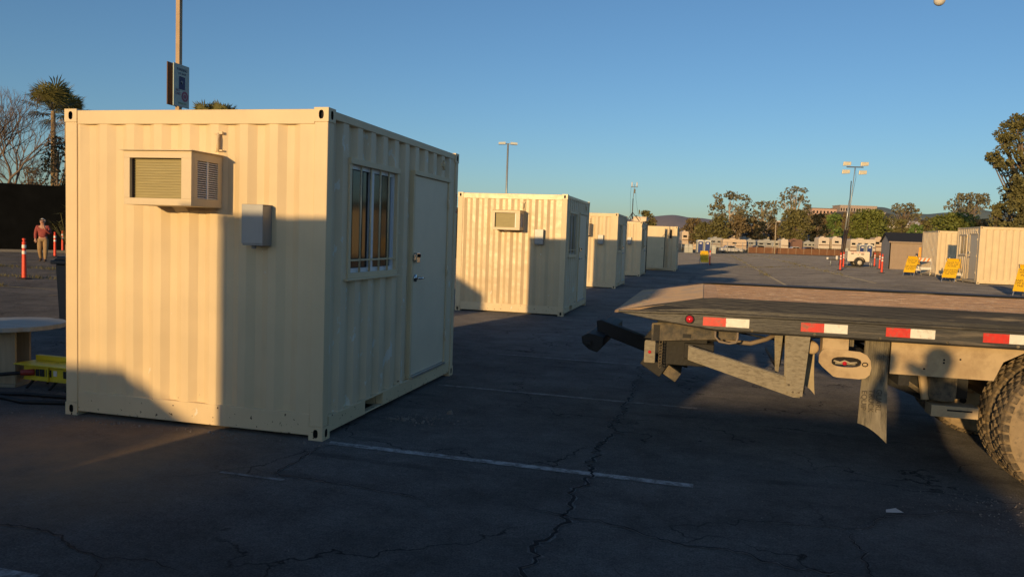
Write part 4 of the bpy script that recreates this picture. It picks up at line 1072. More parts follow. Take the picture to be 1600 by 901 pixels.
def barricade(label, loc, rz, sign=True):
    t = thing('barricade', label, 'barricade', loc, rz, 'white folding barricades')
    for sx in (-.42, .42):
        for sy in (-1, 1):
            mb = MB(); mb.tube([(sx, .02 * sy, 1.12), (sx, .30 * sy, 0)], .022, 'barricade_white', n=5); mb.build('leg', t)
    mb = MB(); mb.box(-.55, -.09, .80, .55, -.065, 1.0, 'barricade_white')
    for k in range(5):
        a = -.5 + k * .22; mb.prism([(a, .802), (a + .1, .802), (a + .2, .998), (a + .1, .998)], 'y', -.094, -.091, 'stripe_orange')
    mb.build('striped_board', t)
    mb = MB(); mb.box(-.55, -.22, .32, .55, -.20, .47, 'barricade_white'); mb.build('lower_board', t)
    if sign:
        mb = MB(); mb.prism([(-.30, 1.02), (.30, 1.02), (.27, 1.62), (-.27, 1.62)], 'y', -.10, -.085, 'sign_orange'); mb.build('sign_panel', t)
    return t


x, y = at(1440, 47.5); b1 = barricade('white barricade with a blank orange panel on top beside the shed', (x, y, gz(x, y)), -.3)
x, y = at(1441, 45.2); dup(b1, (x, y, gz(x, y)), -.5, 'low white barricade without a panel, in front of the one beside the shed', skip=('sign_panel',))
x, y = at(1494, 38.6); dup(b1, (x, y, gz(x, y)), -.7, 'white barricade behind the yellow sign between the right hand containers', skip=('sign_panel',))
x, y = at(10, 41.5); dup(b1, (x, y, 0), .7, 'white barricade in shade at the far left in front of the black fence', skip=('sign_panel',))


# ------------------------------------------------------------------ light tower trailer
x, y = at(1335, 60.8); g0 = gz(x, y)
t = thing('light_tower', 'white light tower trailer with a tall mast carrying four floodlights', 'light tower', (x, y, g0), YAW * .4)
mb = MB(); mb.prism([(-.80, .42), (.82, .42), (.84, .5), (.84, 1.16), (.78, 1.20), (-.80, 1.20)], 'y', -.55, .55, 'trailer_white'); bd = mb.build('body', t, bevel=.02)
mb = MB(); mb.box(-.55, -.556, .98, -.36, -.551, 1.05, 'lamp_dark'); mb.box(-.05, -.556, .93, .02, -.551, 1.0, 'board_green'); mb.box(.2, -.556, .95, .42, -.551, 1.03, 'lamp_dark'); mb.build('decals', bd)
text('RENTAL SERVICE', .13, bd, (-.05, -.553, 1.11), (R(90), 0, 0), 'red_ink', ext=.0005)
for sy in (-1, 1):
    mb = MB(); mb.lathe([(.0, -.1), (.17, -.1), (.17, -.06)], (.08, sy * .62, .34), 'y', 20, 'wheel_cream'); mb.lathe([(.17, -.09), (.30, -.10), (.34, -.06), (.34, .06), (.30, .1), (.17, .09)], (.08, sy * .62, .34), 'y', 24, 'tyre'); mb.build('wheel', t)
mb = MB(); mb.prism([(.08 + .42 * math.cos(a * math.pi / 10), .36 + .42 * math.sin(a * math.pi / 10)) for a in range(11)] + [(.08 + .37 * math.cos(a * math.pi / 10), .36 + .37 * math.sin(a * math.pi / 10)) for a in range(10, -1, -1)], 'y', -.78, -.52, 'lamp_dark'); mb.build('fender', t)
mb = MB(); mb.box(-2.1, -.05, .44, -.8, .05, .54, 'lamp_dark'); mb.tube([(-1.9, -.02, .5), (-1.9, -.02, 0)], .03, 'mast_grey'); mb.tube([(-2.15, 0, .5), (-2.15, 0, .66)], .09, 'reflective_white'); mb.tube([(-1.45, 0, .5), (-1.45, 0, .8)], .09, 'reflective_white'); mb.build('drawbar', t)
for xx in (-.82, .86, 1.0): mb = MB(); mb.tube([(xx, -.6, .5), (xx, -.62, 0)], .028, 'leg_metal', n=6); mb.build('outrigger', t)
tp = Vector((-.52, 0, 7.75)); b_ = Vector((-1.2, 0, .1))
mb = MB(); mb.tube([b_, b_.lerp(tp, .36)], .09, 'mast_dark', n=6); mb.tube([b_ + Vector((.22, .1, 0)), b_.lerp(tp, .36) + Vector((.2, .1, 0))], .06, 'mast_dark', n=6)
mb.tube([b_.lerp(tp, .36), b_.lerp(tp, .66) + Vector((-.02, 0, 0))], .06, 'mast_grey', n=6); mb.tube([b_.lerp(tp, .66), b_.lerp(tp, .86) + Vector((-.12, 0, 0))], .035, 'mast_dark', n=6); mb.tube([b_.lerp(tp, .36) + Vector((.2, .1, 0)), tp], .03, 'mast_grey', n=6)
mb.build('mast', t)
mb = MB(); mb.box(-1.15, -.03, 7.72, .1, .03, 7.80, 'lamp_dark'); mb.build('head_bar', t)
for (a, b) in ((-1.15, 8.0), (.15, 8.0), (-1.2, 7.38), (.05, 7.34)):
    mb = MB(); mb.prism([(a - .30, b - .17), (a + .28, b - .13), (a + .30, b + .15), (a - .27, b + .15)], 'y', -.16, -.02, 'lamp_head'); mb.box(a - .04, -.02, b - .1, a + .04, .04, b + .1, 'lamp_dark'); mb.build('floodlight', t, bevel=.02)
mb = MB(); mb.tube([(-.45, .1, 7.7), (-.38, .1, 7.0), (-.5, .1, 6.0), (-.72, .1, 4.5), (-.8, .1, 3)], .012, 'cable_black', n=4); mb.build('cable', t)

# ------------------------------------------------------------------ shed
x, y = 13.30, 62.6; g0 = .279
t = thing('garden_shed', 'tan wooden shed with a dark gabled roof standing behind delineator posts', 'shed', (x, y, g0))
mb = MB(); mb.box(0, 0, 0, 2.42, .06, 2.02, 'shed_wall')
for k in range(1, 8): mb.box(k * .3, -.012, 0, k * .3 + .015, 0, 2.02, 'shed_wall')
mb.prism([(0, 0), (2.9, 0), (2.9, 2.02), (1.45, 2.62), (0, 2.02)], 'x', 0, .06, 'shed_wall_side'); mb.prism([(0, 0), (2.9, 0), (2.9, 2.02), (1.45, 2.62), (0, 2.02)], 'x', 2.36, 2.42, 'shed_wall_side'); mb.box(0, 2.84, 0, 2.42, 2.9, 2.02, 'shed_wall')
mb.build('wall', t)
mb = MB(); mb.prism([(-.16, 1.97), (1.45, 2.66), (3.06, 1.97), (3.06, 2.05), (1.45, 2.74), (-.16, 2.05)], 'x', -.12, 2.54, 'shed_roof'); mb.build('roof', t)
mb = MB(); mb.box(-.13, -.17, 1.95, 2.55, -.15, 2.05, 'shed_wall'); mb.build('fascia', t)

# ------------------------------------------------------------------ lamp posts
t = thing('lamp_post', 'tall square tan lamp post behind the nearest container with a notice board on it', 'lamp post', (-13.25, 17.3, 0))
mb = MB(); mb.box(-.055, -.055, .5, .055, .055, 7.5, 'pole_tan'); mb.build('pole', t)
mb = MB(); mb.lathe([(.25, 0), (.25, .5), (.0, .5)], (0, 0, 0), 'z', 20, 'concrete', smooth=False); mb.build('base', t)
mb = MB(); mb.box(.055, -.04, 7.40, .3, .04, 7.46, 'lamp_dark'); mb.prism([(.12, 7.38), (.55, 7.38), (.55, 7.5), (.5, 7.55), (.12, 7.55)], 'y', -.16, .16, 'lamp_dark'); mb.build('lamp_head', t, bevel=.01)
t2 = thing('notice_board', 'pale notice board with navy square and maroon circle hung on the tan lamp post', 'notice board', (-13.25, 17.3, 4.66))
mb = MB(); mb.box(.06, -.30, 0, .085, .30, 1.06, 'board_pale'); mb.build('front_board', t2, bevel=.002)
mb = MB(); mb.box(-.09, -.34, .02, -.065, .24, 1.08, 'board_back'); mb.build('back_board', t2)
mb = MB(); mb.box(.086, -.10, .44, .089, .13, .76, 'board_navy'); mb.prism([(.01 + .05 * math.cos(k * 2.513 + 1.57), .62 + .05 * math.sin(k * 2.513 + 1.57)) for k in range(5)], 'x', .0895, .0905, 'reflective_white'); mb.build('navy_panel', t2)
mb = MB(); mb.lathe([(.075, .0), (.13, .0), (.13, .002), (.075, .002)], (.087, .13, .28), 'x', 24, 'board_maroon', smooth=False); mb.lathe([(0, .0), (.055, .0), (.055, .002), (0, .002)], (.087, .13, .28), 'x', 16, 'board_maroon', smooth=False); mb.build('maroon_circle', t2)
text('PARKING', .095, t2, (.089, .02, .93), (R(90), 0, R(90)), 'board_navy'); text('LOT RULES', .06, t2, (.089, .02, .83), (R(90), 0, R(90)), 'board_navy')
text('NO\nCARS', .09, t2, (.089, -.15, .36), (R(90), 0, R(90)), 'board_maroon'); text('THANK YOU', .055, t2, (.089, .03, .09), (R(90), 0, R(90)), 'board_green')


def lamp(label, px, dep, h, rad, m, arms):
    x, y = at(px, dep); t = thing('lamp_post', label, 'lamp post', (x, y, gz(x, y)), YAW)
    mb = MB(); mb.tube([(0, 0, 0), (0, 0, h)], [rad, rad * .7], m, n=8); mb.build('pole', t)
    for a in arms:
        mb = MB(); mb.tube([(0, 0, h - .05), (a * .35, 0, h - .02)], rad * .4, m, n=5); mb.prism([(a * .2, h - .08), (a * .75, h - .10), (a * .75, h + .06), (a * .2, h + .1)], 'y', -.18, .18, m if arms == (-1, 1) else 'reflective_white'); mb.build('lamp_head', t)
    return t


lamp('slim grey double headed lamp post rising behind the second container', 786, 62, 9.05, .10, 'mast_grey', (-1, 1))
lamp('pale low lamp post with one arm among the far trees', 1207, 140, 5.9, .10, 'post_pale', (1,))


# ------------------------------------------------------------------ portable toilets and wash stations far off
def toilet(label, px, dep, rz):
    x, y = at(px, dep); t = thing('portable_toilet', label, 'portable toilet', (x, y, gz(x, y)), rz, 'grey portable toilets with blue doors')
    mb = MB(); mb.box(-.56, -.56, .12, .56, .56, 2.05, 'toilet_grey'); mb.build('cabin', t, bevel=.03)
    mb = MB(); mb.prism([(-.60, 2.05), (.60, 2.05), (.56, 2.18), (.35, 2.32), (-.35, 2.32), (-.56, 2.18)], 'y', -.6, .6, 'toilet_roof'); mb.build('roof', t)
    mb = MB(); mb.prism([(-.42, .15), (.42, .15), (.42, 1.85), (.30, 2.06), (-.30, 2.06), (-.42, 1.85)], 'y', -.585, -.565, 'toilet_blue'); dr = mb.build('door', t)
    mb = MB(); mb.box(-.2, -.592, 1.62, .2, -.588, 1.86, 'reflective_white'); mb.build('door_sign', dr)
    return t


T0_ = toilet('portable toilet with blue door, left one of the pair beyond the left row', 1090.3, 137, YAW)
for lab, px, dep in (('portable toilet with blue door, right one of the pair beyond the left row', 1101.2, 137), ('portable toilet with blue door, left one of the pair behind the light tower', 1341.5, 139), ('portable toilet with blue door, right one of the pair behind the light tower', 1352.8, 137)):
    x, y = at(px, dep); dup(T0_, (x, y, gz(x, y)), YAW, lab)
def wash(label, px, dep):
    x, y = at(px, dep); t = thing('wash_station', label, 'wash station', (x, y, gz(x, y)), YAW, 'grey hand washing stations')
    mb = MB(); mb.box(-.35, -.3, 0, .35, .3, 1.0, 'toilet_grey'); mb.build('tank', t, bevel=.04)
    mb = MB(); mb.box(-.42, -.36, 1.0, .42, .36, 1.08, 'toilet_roof'); mb.box(-.3, -.05, 1.08, .3, .05, 1.5, 'toilet_grey'); mb.build('basin', t)
    return t
w1 = wash('grey wash station left of the far portable toilets', 1069.5, 136)
x, y = at(1076, 136); dup(w1, (x, y, gz(x, y)), YAW, 'grey wash station between its twin and the far portable toilets')
x, y = at(1112, 134); dup(w1, (x, y, gz(x, y)), YAW, 'grey wash station right of the far portable toilets')
x, y = at(1319, 139); dup(w1, (x, y, gz(x, y)), YAW, 'grey wash station behind the light tower mast')

# ------------------------------------------------------------------ fences at the far side
def fence(label, p, q, h, npost, mpanel, mpost, panel, name='fence', hp=None, th=.03):
    t = thing(name, label, 'fence', (p[0], p[1], gz(*p))); P, Q = Vector(p), Vector(q); D = Q - P; nn = Vector((-D.y, D.x)).normalized() * th
    dzz = gz(*q) - gz(*p)
    if panel == 'solid':
        mb = MB(); a, b = nn, D + nn; c, d_ = D - nn, -nn
        vs = [(e.x, e.y, z + (dzz if i in (1, 2) else 0)) for z in (.02, h) for i, e in enumerate((a, b, c, d_))]
        mb.add(vs, [(0, 1, 2, 3), (4, 5, 6, 7), (0, 1, 5, 4), (1, 2, 6, 5), (2, 3, 7, 6), (3, 0, 4, 7)], mpanel); mb.build('panel', t)
    else:
        mb = MB()
        for z in (.1, h * .5, h - .05): mb.tube([(0, 0, z), (D.x, D.y, z + dzz)], .025, mpanel, n=4)
        L_ = D.length; k = int(L_ / .9)
        for i in range(k):
            a = D * (i / k); b = D * ((i + 1) / k); z0_ = dzz * i / k
            mb.tube([(a.x, a.y, .1 + z0_), (b.x, b.y, h + z0_)], .008, mpanel, n=3, cap=False); mb.tube([(b.x, b.y, .1 + z0_), (a.x, a.y, h + z0_)], .008, mpanel, n=3, cap=False)
        mb.build('mesh', t)
    for i in range(npost):
        a = D * (i / (npost - 1)); mb = MB(); mb.tube([(a.x, a.y, dzz * i / (npost - 1)), (a.x, a.y, (hp or h) + .05 + dzz * i / (npost - 1))], .05, mpost, n=5); mb.build('post', t)
    return t


fence('low brown fence with pale posts across the far side of the lot', at(1166, 142), at(1440, 150), 1.15, 24, 'fence_brown', 'post_pale', 'solid', name='low_fence', hp=1.35)
fence('chain link fence behind the far portable toilets', at(1062, 146), at(1215, 150), 2.0, 14, 'wire_grey', 'mast_grey', 'mesh', name='chain_link_fence')
fence('tall black screened fence behind the walking person', (-62, 8.5), (-14, 53), 3.52, 16, 'fence_black', 'fence_black', 'solid', name='screened_fence')
# kerb along the black fence
mb = MB(); P = Vector((-61, 8.0)); Q = Vector((-13.5, 52)); nn = Vector((-(Q - P).y, (Q - P).x)).normalized(); aa = [P - nn * .75, Q - nn * .75, Q - nn * .6, P - nn * .6]
mb.add([(e.x, e.y, z) for z in (0, .13) for e in aa], [(0, 1, 2, 3), (4, 5, 6, 7), (0, 1, 5, 4), (1, 2, 6, 5), (2, 3, 7, 6), (3, 0, 4, 7)], 'concrete'); mb.build('kerb', kind='structure')
x, y = at(38, 41.6)
t = thing('parking_sign', 'small blue parking sign on a thin post before the black fence', 'sign', (x, y, 0), YAW + .4)
mb = MB(); mb.tube([(0, 0, 0), (0, 0, 1.45)], .02, 'mast_dark', n=5); mb.build('post', t)
mb = MB(); mb.box(-.16, -.03, .92, .16, -.015, 1.42, 'sign_blue'); pn = mb.build('sign_panel', t)
x, y = at(70, 42.6)
t = thing('wall_lamp', 'small white triangular reflector on the black fence above the walking person', 'reflector', (x, y, 2.05), YAW)
mb = MB(); mb.prism([(-.1, .03), (.08, .16), (.08, -.1)], 'y', -.12, -.09, 'reflective_white'); mb.build('reflector_plate', t)


# ------------------------------------------------------------------ trees
def leaf_cloud(rnd, centers, per, size, flat=.7):
    """random leaf-sized quads through clumps; returns verts, faces"""
    vs = []; fs = []
    for (c, r) in centers:
        n = max(6, int(per * (r ** 2)))
        for _ in range(n):
            while True:
                p = Vector((rnd.uniform(-1, 1), rnd.uniform(-1, 1), rnd.uniform(-1, 1)))
                if .15 < p.length < 1: break
            p = p.normalized() * (p.length ** .5) * rnd.uniform(.8, 1.08)
            q = Vector(c) + Vector((p.x * r, p.y * r, p.z * r * flat))
            a = Vector((rnd.gauss(0, 1), rnd.gauss(0, 1), rnd.gauss(0, 1))).normalized(); b = a.cross(Vector((rnd.gauss(0, 1), rnd.gauss(0, 1), rnd.gauss(0, 1)))).normalized()
            s_ = size * rnd.uniform(.5, 1.3); a = a * s_; b = b * s_ * rnd.uniform(.35, .7)
            k = len(vs); vs += [q - a, q + b, q + a, q - b]; fs.append((k, k + 1, k + 2, k + 3))
    return vs, fs


def tree(label, px, dep, ytop, wpx, kind='dense', leaf='leaf_olive', bark='bark', seed=1, ybot=None, group='trees beyond the far fence', name=None, lean=0, per=None, size=None, nc=64):
    """px: trunk column; ytop: crown top row; wpx: crown width; sizes follow from the distance"""
    rnd = random.Random(seed); x, y = at(px, dep); g = gz(x, y); H = zz(px, ytop, dep) - g; rad = wpx / F * dep / 2
    base = (zz(px, ybot, dep) - g) if ybot else H * .25
    base = max(base, .3)
    nm = name or {'dense': 'broadleaf_tree', 'gum': 'eucalyptus_tree', 'round': 'broadleaf_tree', 'shrub': 'shrub'}[kind]
    t = thing(nm, label, 'shrub' if kind == 'shrub' else 'tree', (x, y, g), 0, group)
    cl = []; mb = MB()
    ch = H - base; sz = size or max(.10, .0021 * dep)
    if kind == 'gum':
        for i in range(nc):
            f = rnd.random() ** .75; z = base + ch * (.10 + .88 * f)
            wr = rad * (1.0 - .55 * max(0, f - .35)) * (.45 + .55 * rnd.random() ** .5)
            a = rnd.uniform(0, 6.28); r = rad * rnd.uniform(.12, .25)
            cl.append(((wr * math.cos(a) + lean * f, wr * math.sin(a), min(z, H - r * .5)), r))
        cl.append(((lean, 0, H - rad * .15), rad * .22))
        per = per or 34
    else:
        nc = 70 if kind == 'round' else 60
        for i in range(nc):
            f = rnd.random(); z = base + ch * f
            prof = math.sqrt(max(0.02, 1 - (2 * f - .85) ** 2 / 1.35)) if kind == 'round' else (1 - .6 * f ** 1.8) * (.55 + .45 * min(1, f * 4))
            k = rnd.random() ** .45; a = rnd.uniform(0, 6.28); r = rad * rnd.uniform(.20, .36)
            wr = max(0, rad * prof * k - r * .4)
            cl.append(((wr * math.cos(a), wr * math.sin(a), min(z, H - r * .6)), r))
        per = per or 34
    per = per / (sz / .3) ** 2 * (1 if dep > 100 else .9)
    vs, fs = leaf_cloud(rnd, cl, per, sz)
    mb.add(vs, fs, leaf); cr = mb.build('crown', t)
    mb = MB(); tr0 = max(.08, H * .022)
    mb.tube([(0, 0, 0), (rnd.uniform(-.02, .02) * H + lean * .2, 0, base * .9), (lean * .5, 0, base + ch * .45), (lean * .8, 0, base + ch * .75)], [tr0 * 1.3, tr0, tr0 * .6, tr0 * .25], bark, n=8)
    for i in range(0, len(cl), 2 if kind == 'gum' else 5):
        c, r = cl[i]; z0_ = max(base * .6, c[2] * rnd.uniform(.45, .75)); 
        p0 = Vector((lean * .3 * z0_ / H, 0, z0_)); p1 = Vector(c)
        mid = p0.lerp(p1, .5) + Vector((0, 0, -.06 * ch)) + Vector((rnd.uniform(-1, 1), rnd.uniform(-1, 1), 0)) * .06 * rad
        mb.tube([p0, mid, p1], [tr0 * .4, tr0 * .25, tr0 * .08], bark, n=5)
    mb.build('trunk', t)
    return t


tree('brown green bushy tree just right of the farthest left container', 1078, 190, 341, 46, 'dense', 'leaf_brown', seed=11, ybot=378)
tree('low green bush like tree beside the bushy brown green one', 1093, 186, 347, 36, 'dense', 'leaf_olive', seed=12, ybot=375)
tree('tallest left eucalyptus with spreading open crown above the far trailers', 1134, 190, 301, 70, 'gum', 'leaf_grey', 'bark_pale', seed=13, ybot=365)
tree('dark shrubby tree under the tallest left eucalyptus', 1120, 184, 338, 44, 'dense', 'leaf_olive', seed=14, ybot=372)
tree('shrubby brown tree right under the tallest left eucalyptus', 1148, 186, 336, 40, 'dense', 'leaf_brown', seed=15, ybot=366)
tree('airy umbrella shaped eucalyptus with an arm reaching right', 1183, 192, 315, 48, 'gum', 'leaf_grey', 'bark_pale', seed=16, ybot=352, lean=1.2)
tree('brownish tree below the umbrella shaped eucalyptus', 1172, 194, 338, 34, 'dense', 'leaf_brown', seed=17, ybot=374)
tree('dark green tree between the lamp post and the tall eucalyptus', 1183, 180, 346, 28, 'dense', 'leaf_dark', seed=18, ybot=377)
tree('olive tree immediately behind the pale low lamp post', 1203, 192, 339, 30, 'dense', 'leaf_brown', seed=19, ybot=372)
tree('tall open topped eucalyptus in the middle of the far trees', 1234, 190, 293, 50, 'gum', 'leaf_grey', 'bark_pale', seed=20, ybot=345)
tree('broad olive tree at the foot of the tall middle eucalyptus', 1236, 182, 327, 58, 'dense', 'leaf_olive', seed=21, ybot=376, per=44)
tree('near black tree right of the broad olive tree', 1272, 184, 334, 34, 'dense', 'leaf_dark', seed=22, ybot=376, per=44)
tree('bright green tree left of the light tower mast', 1297, 186, 333, 34, 'dense', 'leaf_bright', seed=23, ybot=372)
tree('olive shrubby tree crossing behind the light tower mast', 1315, 190, 332, 24, 'dense', 'leaf_brown', seed=24, ybot=374)
tree('large round bright green tree right of the light tower mast', 1349, 178, 327, 64, 'round', 'leaf_green', seed=25, ybot=371, per=44)
tree('olive tree on the right flank of the large round green tree', 1377, 186, 341, 32, 'dense', 'leaf_olive', seed=26, ybot=372)
tree('dark eucalyptus rising above the shed', 1405, 190, 318, 48, 'gum', 'leaf_grey', 'bark', seed=27, ybot=356)
tree('dark bushy tree directly above the shed roof', 1402, 186, 343, 34, 'dense', 'leaf_olive', seed=28, ybot=374)
tree('small bright green tree right of the shed roof ridge', 1424, 180, 351, 26, 'round', 'leaf_bright', seed=29, ybot=374)
tree('olive tree left of the right hand containers', 1446, 186, 340, 34, 'dense', 'leaf_olive', seed=30, ybot=372)
tree('brown olive tree between shed and right hand containers', 1437, 192, 344, 26, 'dense', 'leaf_brown', seed=31, ybot=372)
tree('flat topped eucalyptus leaning right above the right hand containers', 1497, 150, 303, 60, 'gum', 'leaf_grey', 'bark', seed=32, ybot=335, lean=1.5)
tree('wide green tree above the farther right hand container', 1485, 120, 333, 70, 'round', 'leaf_green', seed=33, ybot=366, per=40)
tree('brownish half bare tree left of the big right edge tree', 1527, 118, 342, 46, 'dense', 'leaf_brown', seed=34, ybot=366, per=18)
tree('huge eucalyptus filling the right edge of the photo', 1592, 84, 181, 104, 'gum', 'leaf_olive', 'bark', seed=35, ybot=285, per=75, size=.17, nc=105)
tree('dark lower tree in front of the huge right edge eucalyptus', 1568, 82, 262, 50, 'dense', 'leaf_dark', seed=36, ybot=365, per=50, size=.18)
tree('olive bushy tree at the foot of the huge right edge eucalyptus', 1590, 78, 275, 92, 'dense', 'leaf_olive', seed=37, ybot=372, per=56, size=.18)
tree('small dark green tree at the left foot of the huge right edge eucalyptus', 1549, 80, 318, 36, 'dense', 'leaf_olive', seed=38, ybot=368, per=50, size=.18)
for k, (px, yt, wpx, lf) in enumerate(((1262, 335, 30, 'leaf_brown'), (1284, 334, 30, 'leaf_brown'), (1303, 336, 28, 'leaf_green'), (1322, 333, 30, 'leaf_brown'), (1340, 334, 30, 'leaf_olive'), (1366, 335, 30, 'leaf_brown'), (1388, 343, 26, 'leaf_green'), (1418, 347, 30, 'leaf_brown'), (1112, 350, 30, 'leaf_brown'), (1160, 352, 26, 'leaf_olive'))):
    tree('hillside tree %s' % ('seen below the pink roofed building', 'right below the middle of the pink roofed building', 'bright one between the two hillside buildings', 'under the left end of the large flat building', 'under the middle of the large flat building', 'under the small white hillside house', 'green one left of the dark eucalyptus over the shed', 'brown one right of the dark eucalyptus over the shed', 'brown one beside the sunlit beige building', 'olive one at the right end of the sunlit beige building')[k], px, 330 if k < 8 else 208, yt, wpx, 'dense', lf, seed=60 + k, ybot=366, per=14, size=.9 if k < 8 else .5)
tree('low dark tree showing over the roof of the fourth container', 1003, 120, 329, 40, 'dense', 'leaf_olive', seed=39, ybot=372)
tree('brown scrubby tree behind the roof of the farthest left container', 1016, 150, 342, 22, 'dense', 'leaf_brown', seed=40, ybot=372)
tree('dark leafy tree standing behind the palm trunk at the left', 88, 58, 214, 64, 'dense', 'leaf_dark', seed=41, ybot=300, per=16, size=.12, group='trees behind the black fence')
tree('dusky scrub tree low behind the bare tree', 48, 62, 262, 60, 'dense', 'leaf_brown', seed=42, ybot=310, per=10, size=.10, group='trees behind the black fence')


for k, (u, v, h_) in enumerate(((52, 20, 11), (58, 34, 13), (47, 8, 10), (60, 50, 12))):
    dep = -u * math.sin(YAW) + v * math.cos(YAW); lat = u * math.cos(YAW) + v * math.sin(YAW); px = 800 + F * lat / dep
    tree(('dark tree on the right side of the lot, outside the frame', 'taller dark tree on the right side of the lot, outside the frame', 'nearest dark tree on the right side of the lot, outside the frame', 'farthest dark tree on the right side of the lot, outside the frame')[k], px, dep, hz(px) - (h_ - 1.65) / dep * F, 12 / dep * F, 'dense', 'leaf_dark', seed=80 + k, ybot=hz(px) + 4, per=20, size=.35, group='trees along the right side of the lot')


def palm(label, px, dep, ytop, spread, seed, dry=True):
    rnd = random.Random(seed); x, y = at(px, dep); H = zz(px, ytop, dep); t = thing('palm_tree', label, 'palm tree', (x, y, 0), 0, 'palm trees behind the black fence')
    hz_ = H - spread * .50
    mb = MB(); pr = [(.26, 0), (.22, 1)] + [(.20 - .05 * k / 24 + (.02 if k % 2 else 0), 1 + (hz_ - 1) * (k + 1) / 25) for k in range(25)]
    mb.lathe(pr, (0, 0, 0), 'z', 12, 'palm_dry', smooth=False); mb.build('trunk', t)
    mb = MB()
    nf = 34
    for k in range(nf):
        a = k * 2.399 + rnd.uniform(-.2, .2); el = rnd.uniform(-.55, 1.3) if k > 8 else rnd.uniform(.8, 1.4)
        m_ = 'palm_leaf' if el > -.45 else 'palm_dry'
        L_ = spread * rnd.uniform(.20, .32)
        p0 = Vector((.15 * math.cos(a), .15 * math.sin(a), hz_ + .15 * el)); dr_ = Vector((math.cos(a) * math.cos(el), math.sin(a) * math.cos(el), math.sin(el)))
        p1 = p0 + dr_ * L_
        mb.tube([p0, p0.lerp(p1, .5) + Vector((0, 0, -.02)), p1 + Vector((0, 0, -.05))], [.025, .018, .012], m_, n=4)
        side = dr_.cross(Vector((0, 0, 1))).normalized(); upv = side.cross(dr_)
        for j in range(17):                      # fan of pleated fingers
            th = (j / 16 - .5) * 3.7; d2 = (dr_ * math.cos(th) + side * math.sin(th)); l2 = spread * .33 * (1 - .25 * abs(th) / 1.9) * rnd.uniform(.8, 1.1)
            e1 = p1 + d2 * l2 * .6 + upv * .02; e2 = p1 + d2 * l2 + Vector((0, 0, -l2 * rnd.uniform(.02, .28))); s2 = d2.cross(upv).normalized() * .055
            mb.add([p1, e1 - s2, e1 + s2, e2], [(0, 1, 2), (1, 3, 2)], m_)
    mb.build('fronds', t)
    return t


palm('tall fan palm with shaggy trunk top rising over the black fence', 82, 60, 133, 4.3, 3)
palm('second fan palm half hidden behind the nearest container edge', 103, 66, 148, 3.9, 4)
palm('fan palm whose frond tips just show over the nearest container roof', 318, 62, 165, 3.2, 5)
palm('lower fan palm with tips showing over the container roof, right of its neighbour', 345, 62, 167, 3.0, 6)


def bare_tree(label, px, dep, ytop, wpx, seed):
    rnd = random.Random(seed); x, y = at(px, dep); H = zz(px, ytop, dep); rad = wpx / F * dep / 2
    t = thing('bare_tree', label, 'tree', (x, y, 0), 0, 'trees behind the black fence')
    mb = MB()
    def grow(p, d_, l, r, lev):
        if lev == 0 or r < .004: return
        mid = p + d_ * l * .5 + Vector((rnd.gauss(0, 1), rnd.gauss(0, 1), 0)) * l * .05; q = p + d_ * l
        mb.tube([p, mid, q], [r, r * .85, r * .68], 'bark_bare', n=5 if lev > 3 else 3, cap=False)
        n = 3 if rnd.random() < .55 else 2
        for k in range(n):
            v_ = Vector((rnd.gauss(0, 1), rnd.gauss(0, 1), rnd.gauss(0, .6))).normalized()
            d2 = (d_ + v_ * rnd.uniform(.35, .75) + Vector((0, 0, .14))).normalized()
            grow(q, d2, l * rnd.uniform(.68, .86), r * rnd.uniform(.55, .72), lev - 1)
        if lev > 2 and rnd.random() < .7:
            v_ = Vector((rnd.gauss(0, 1), rnd.gauss(0, 1), .3)).normalized(); grow(mid, (d_ + v_ * .9).normalized(), l * .55, r * .45, lev - 2)
    l0 = H * .265
    grow(Vector((0, 0, 0)), Vector((.05, 0, 1)).normalized(), l0, H * .018, 8)
    mb.build('trunk', t)
    return t


bare_tree('bare leafless tree with fine upright twigs at the left edge', 2, 56, 150, 120, 8)
bare_tree('smaller bare leafless tree between the left edge tree and the palm', 45, 60, 222, 90, 14)
# palm shrub in front of the fence, by the container edge
x, y = at(104, 40)
t = thing('fan_palm_shrub', 'low palm shrub with pale sunlit fronds beside the nearest container edge', 'palm shrub', (x, y, 0))
mb = MB(); rnd = random.Random(2)
for k in range(16):
    a = rnd.uniform(0, 6.28); p1 = Vector((math.cos(a) * .7, math.sin(a) * .7, 1.7 + rnd.uniform(-.5, .7))); mb.tube([(0, 0, .3), p1], .012, 'palm_leaf', n=3)
    for j in range(9):
        th = a + (j - 4) * .33; e = p1 + Vector((math.cos(th) * .6, math.sin(th) * .6, rnd.uniform(-.1, .25))); s2 = Vector((-math.sin(th), math.cos(th), 0)) * .03; mb.add([p1 - s2, p1 + s2, e], [(0, 1, 2)], 'palm_leaf')
mb.build('fronds', t); mb = MB(); mb.tube([(0, 0, 0), (0, 0, .5)], .12, 'bark', n=8); mb.build('trunk', t)


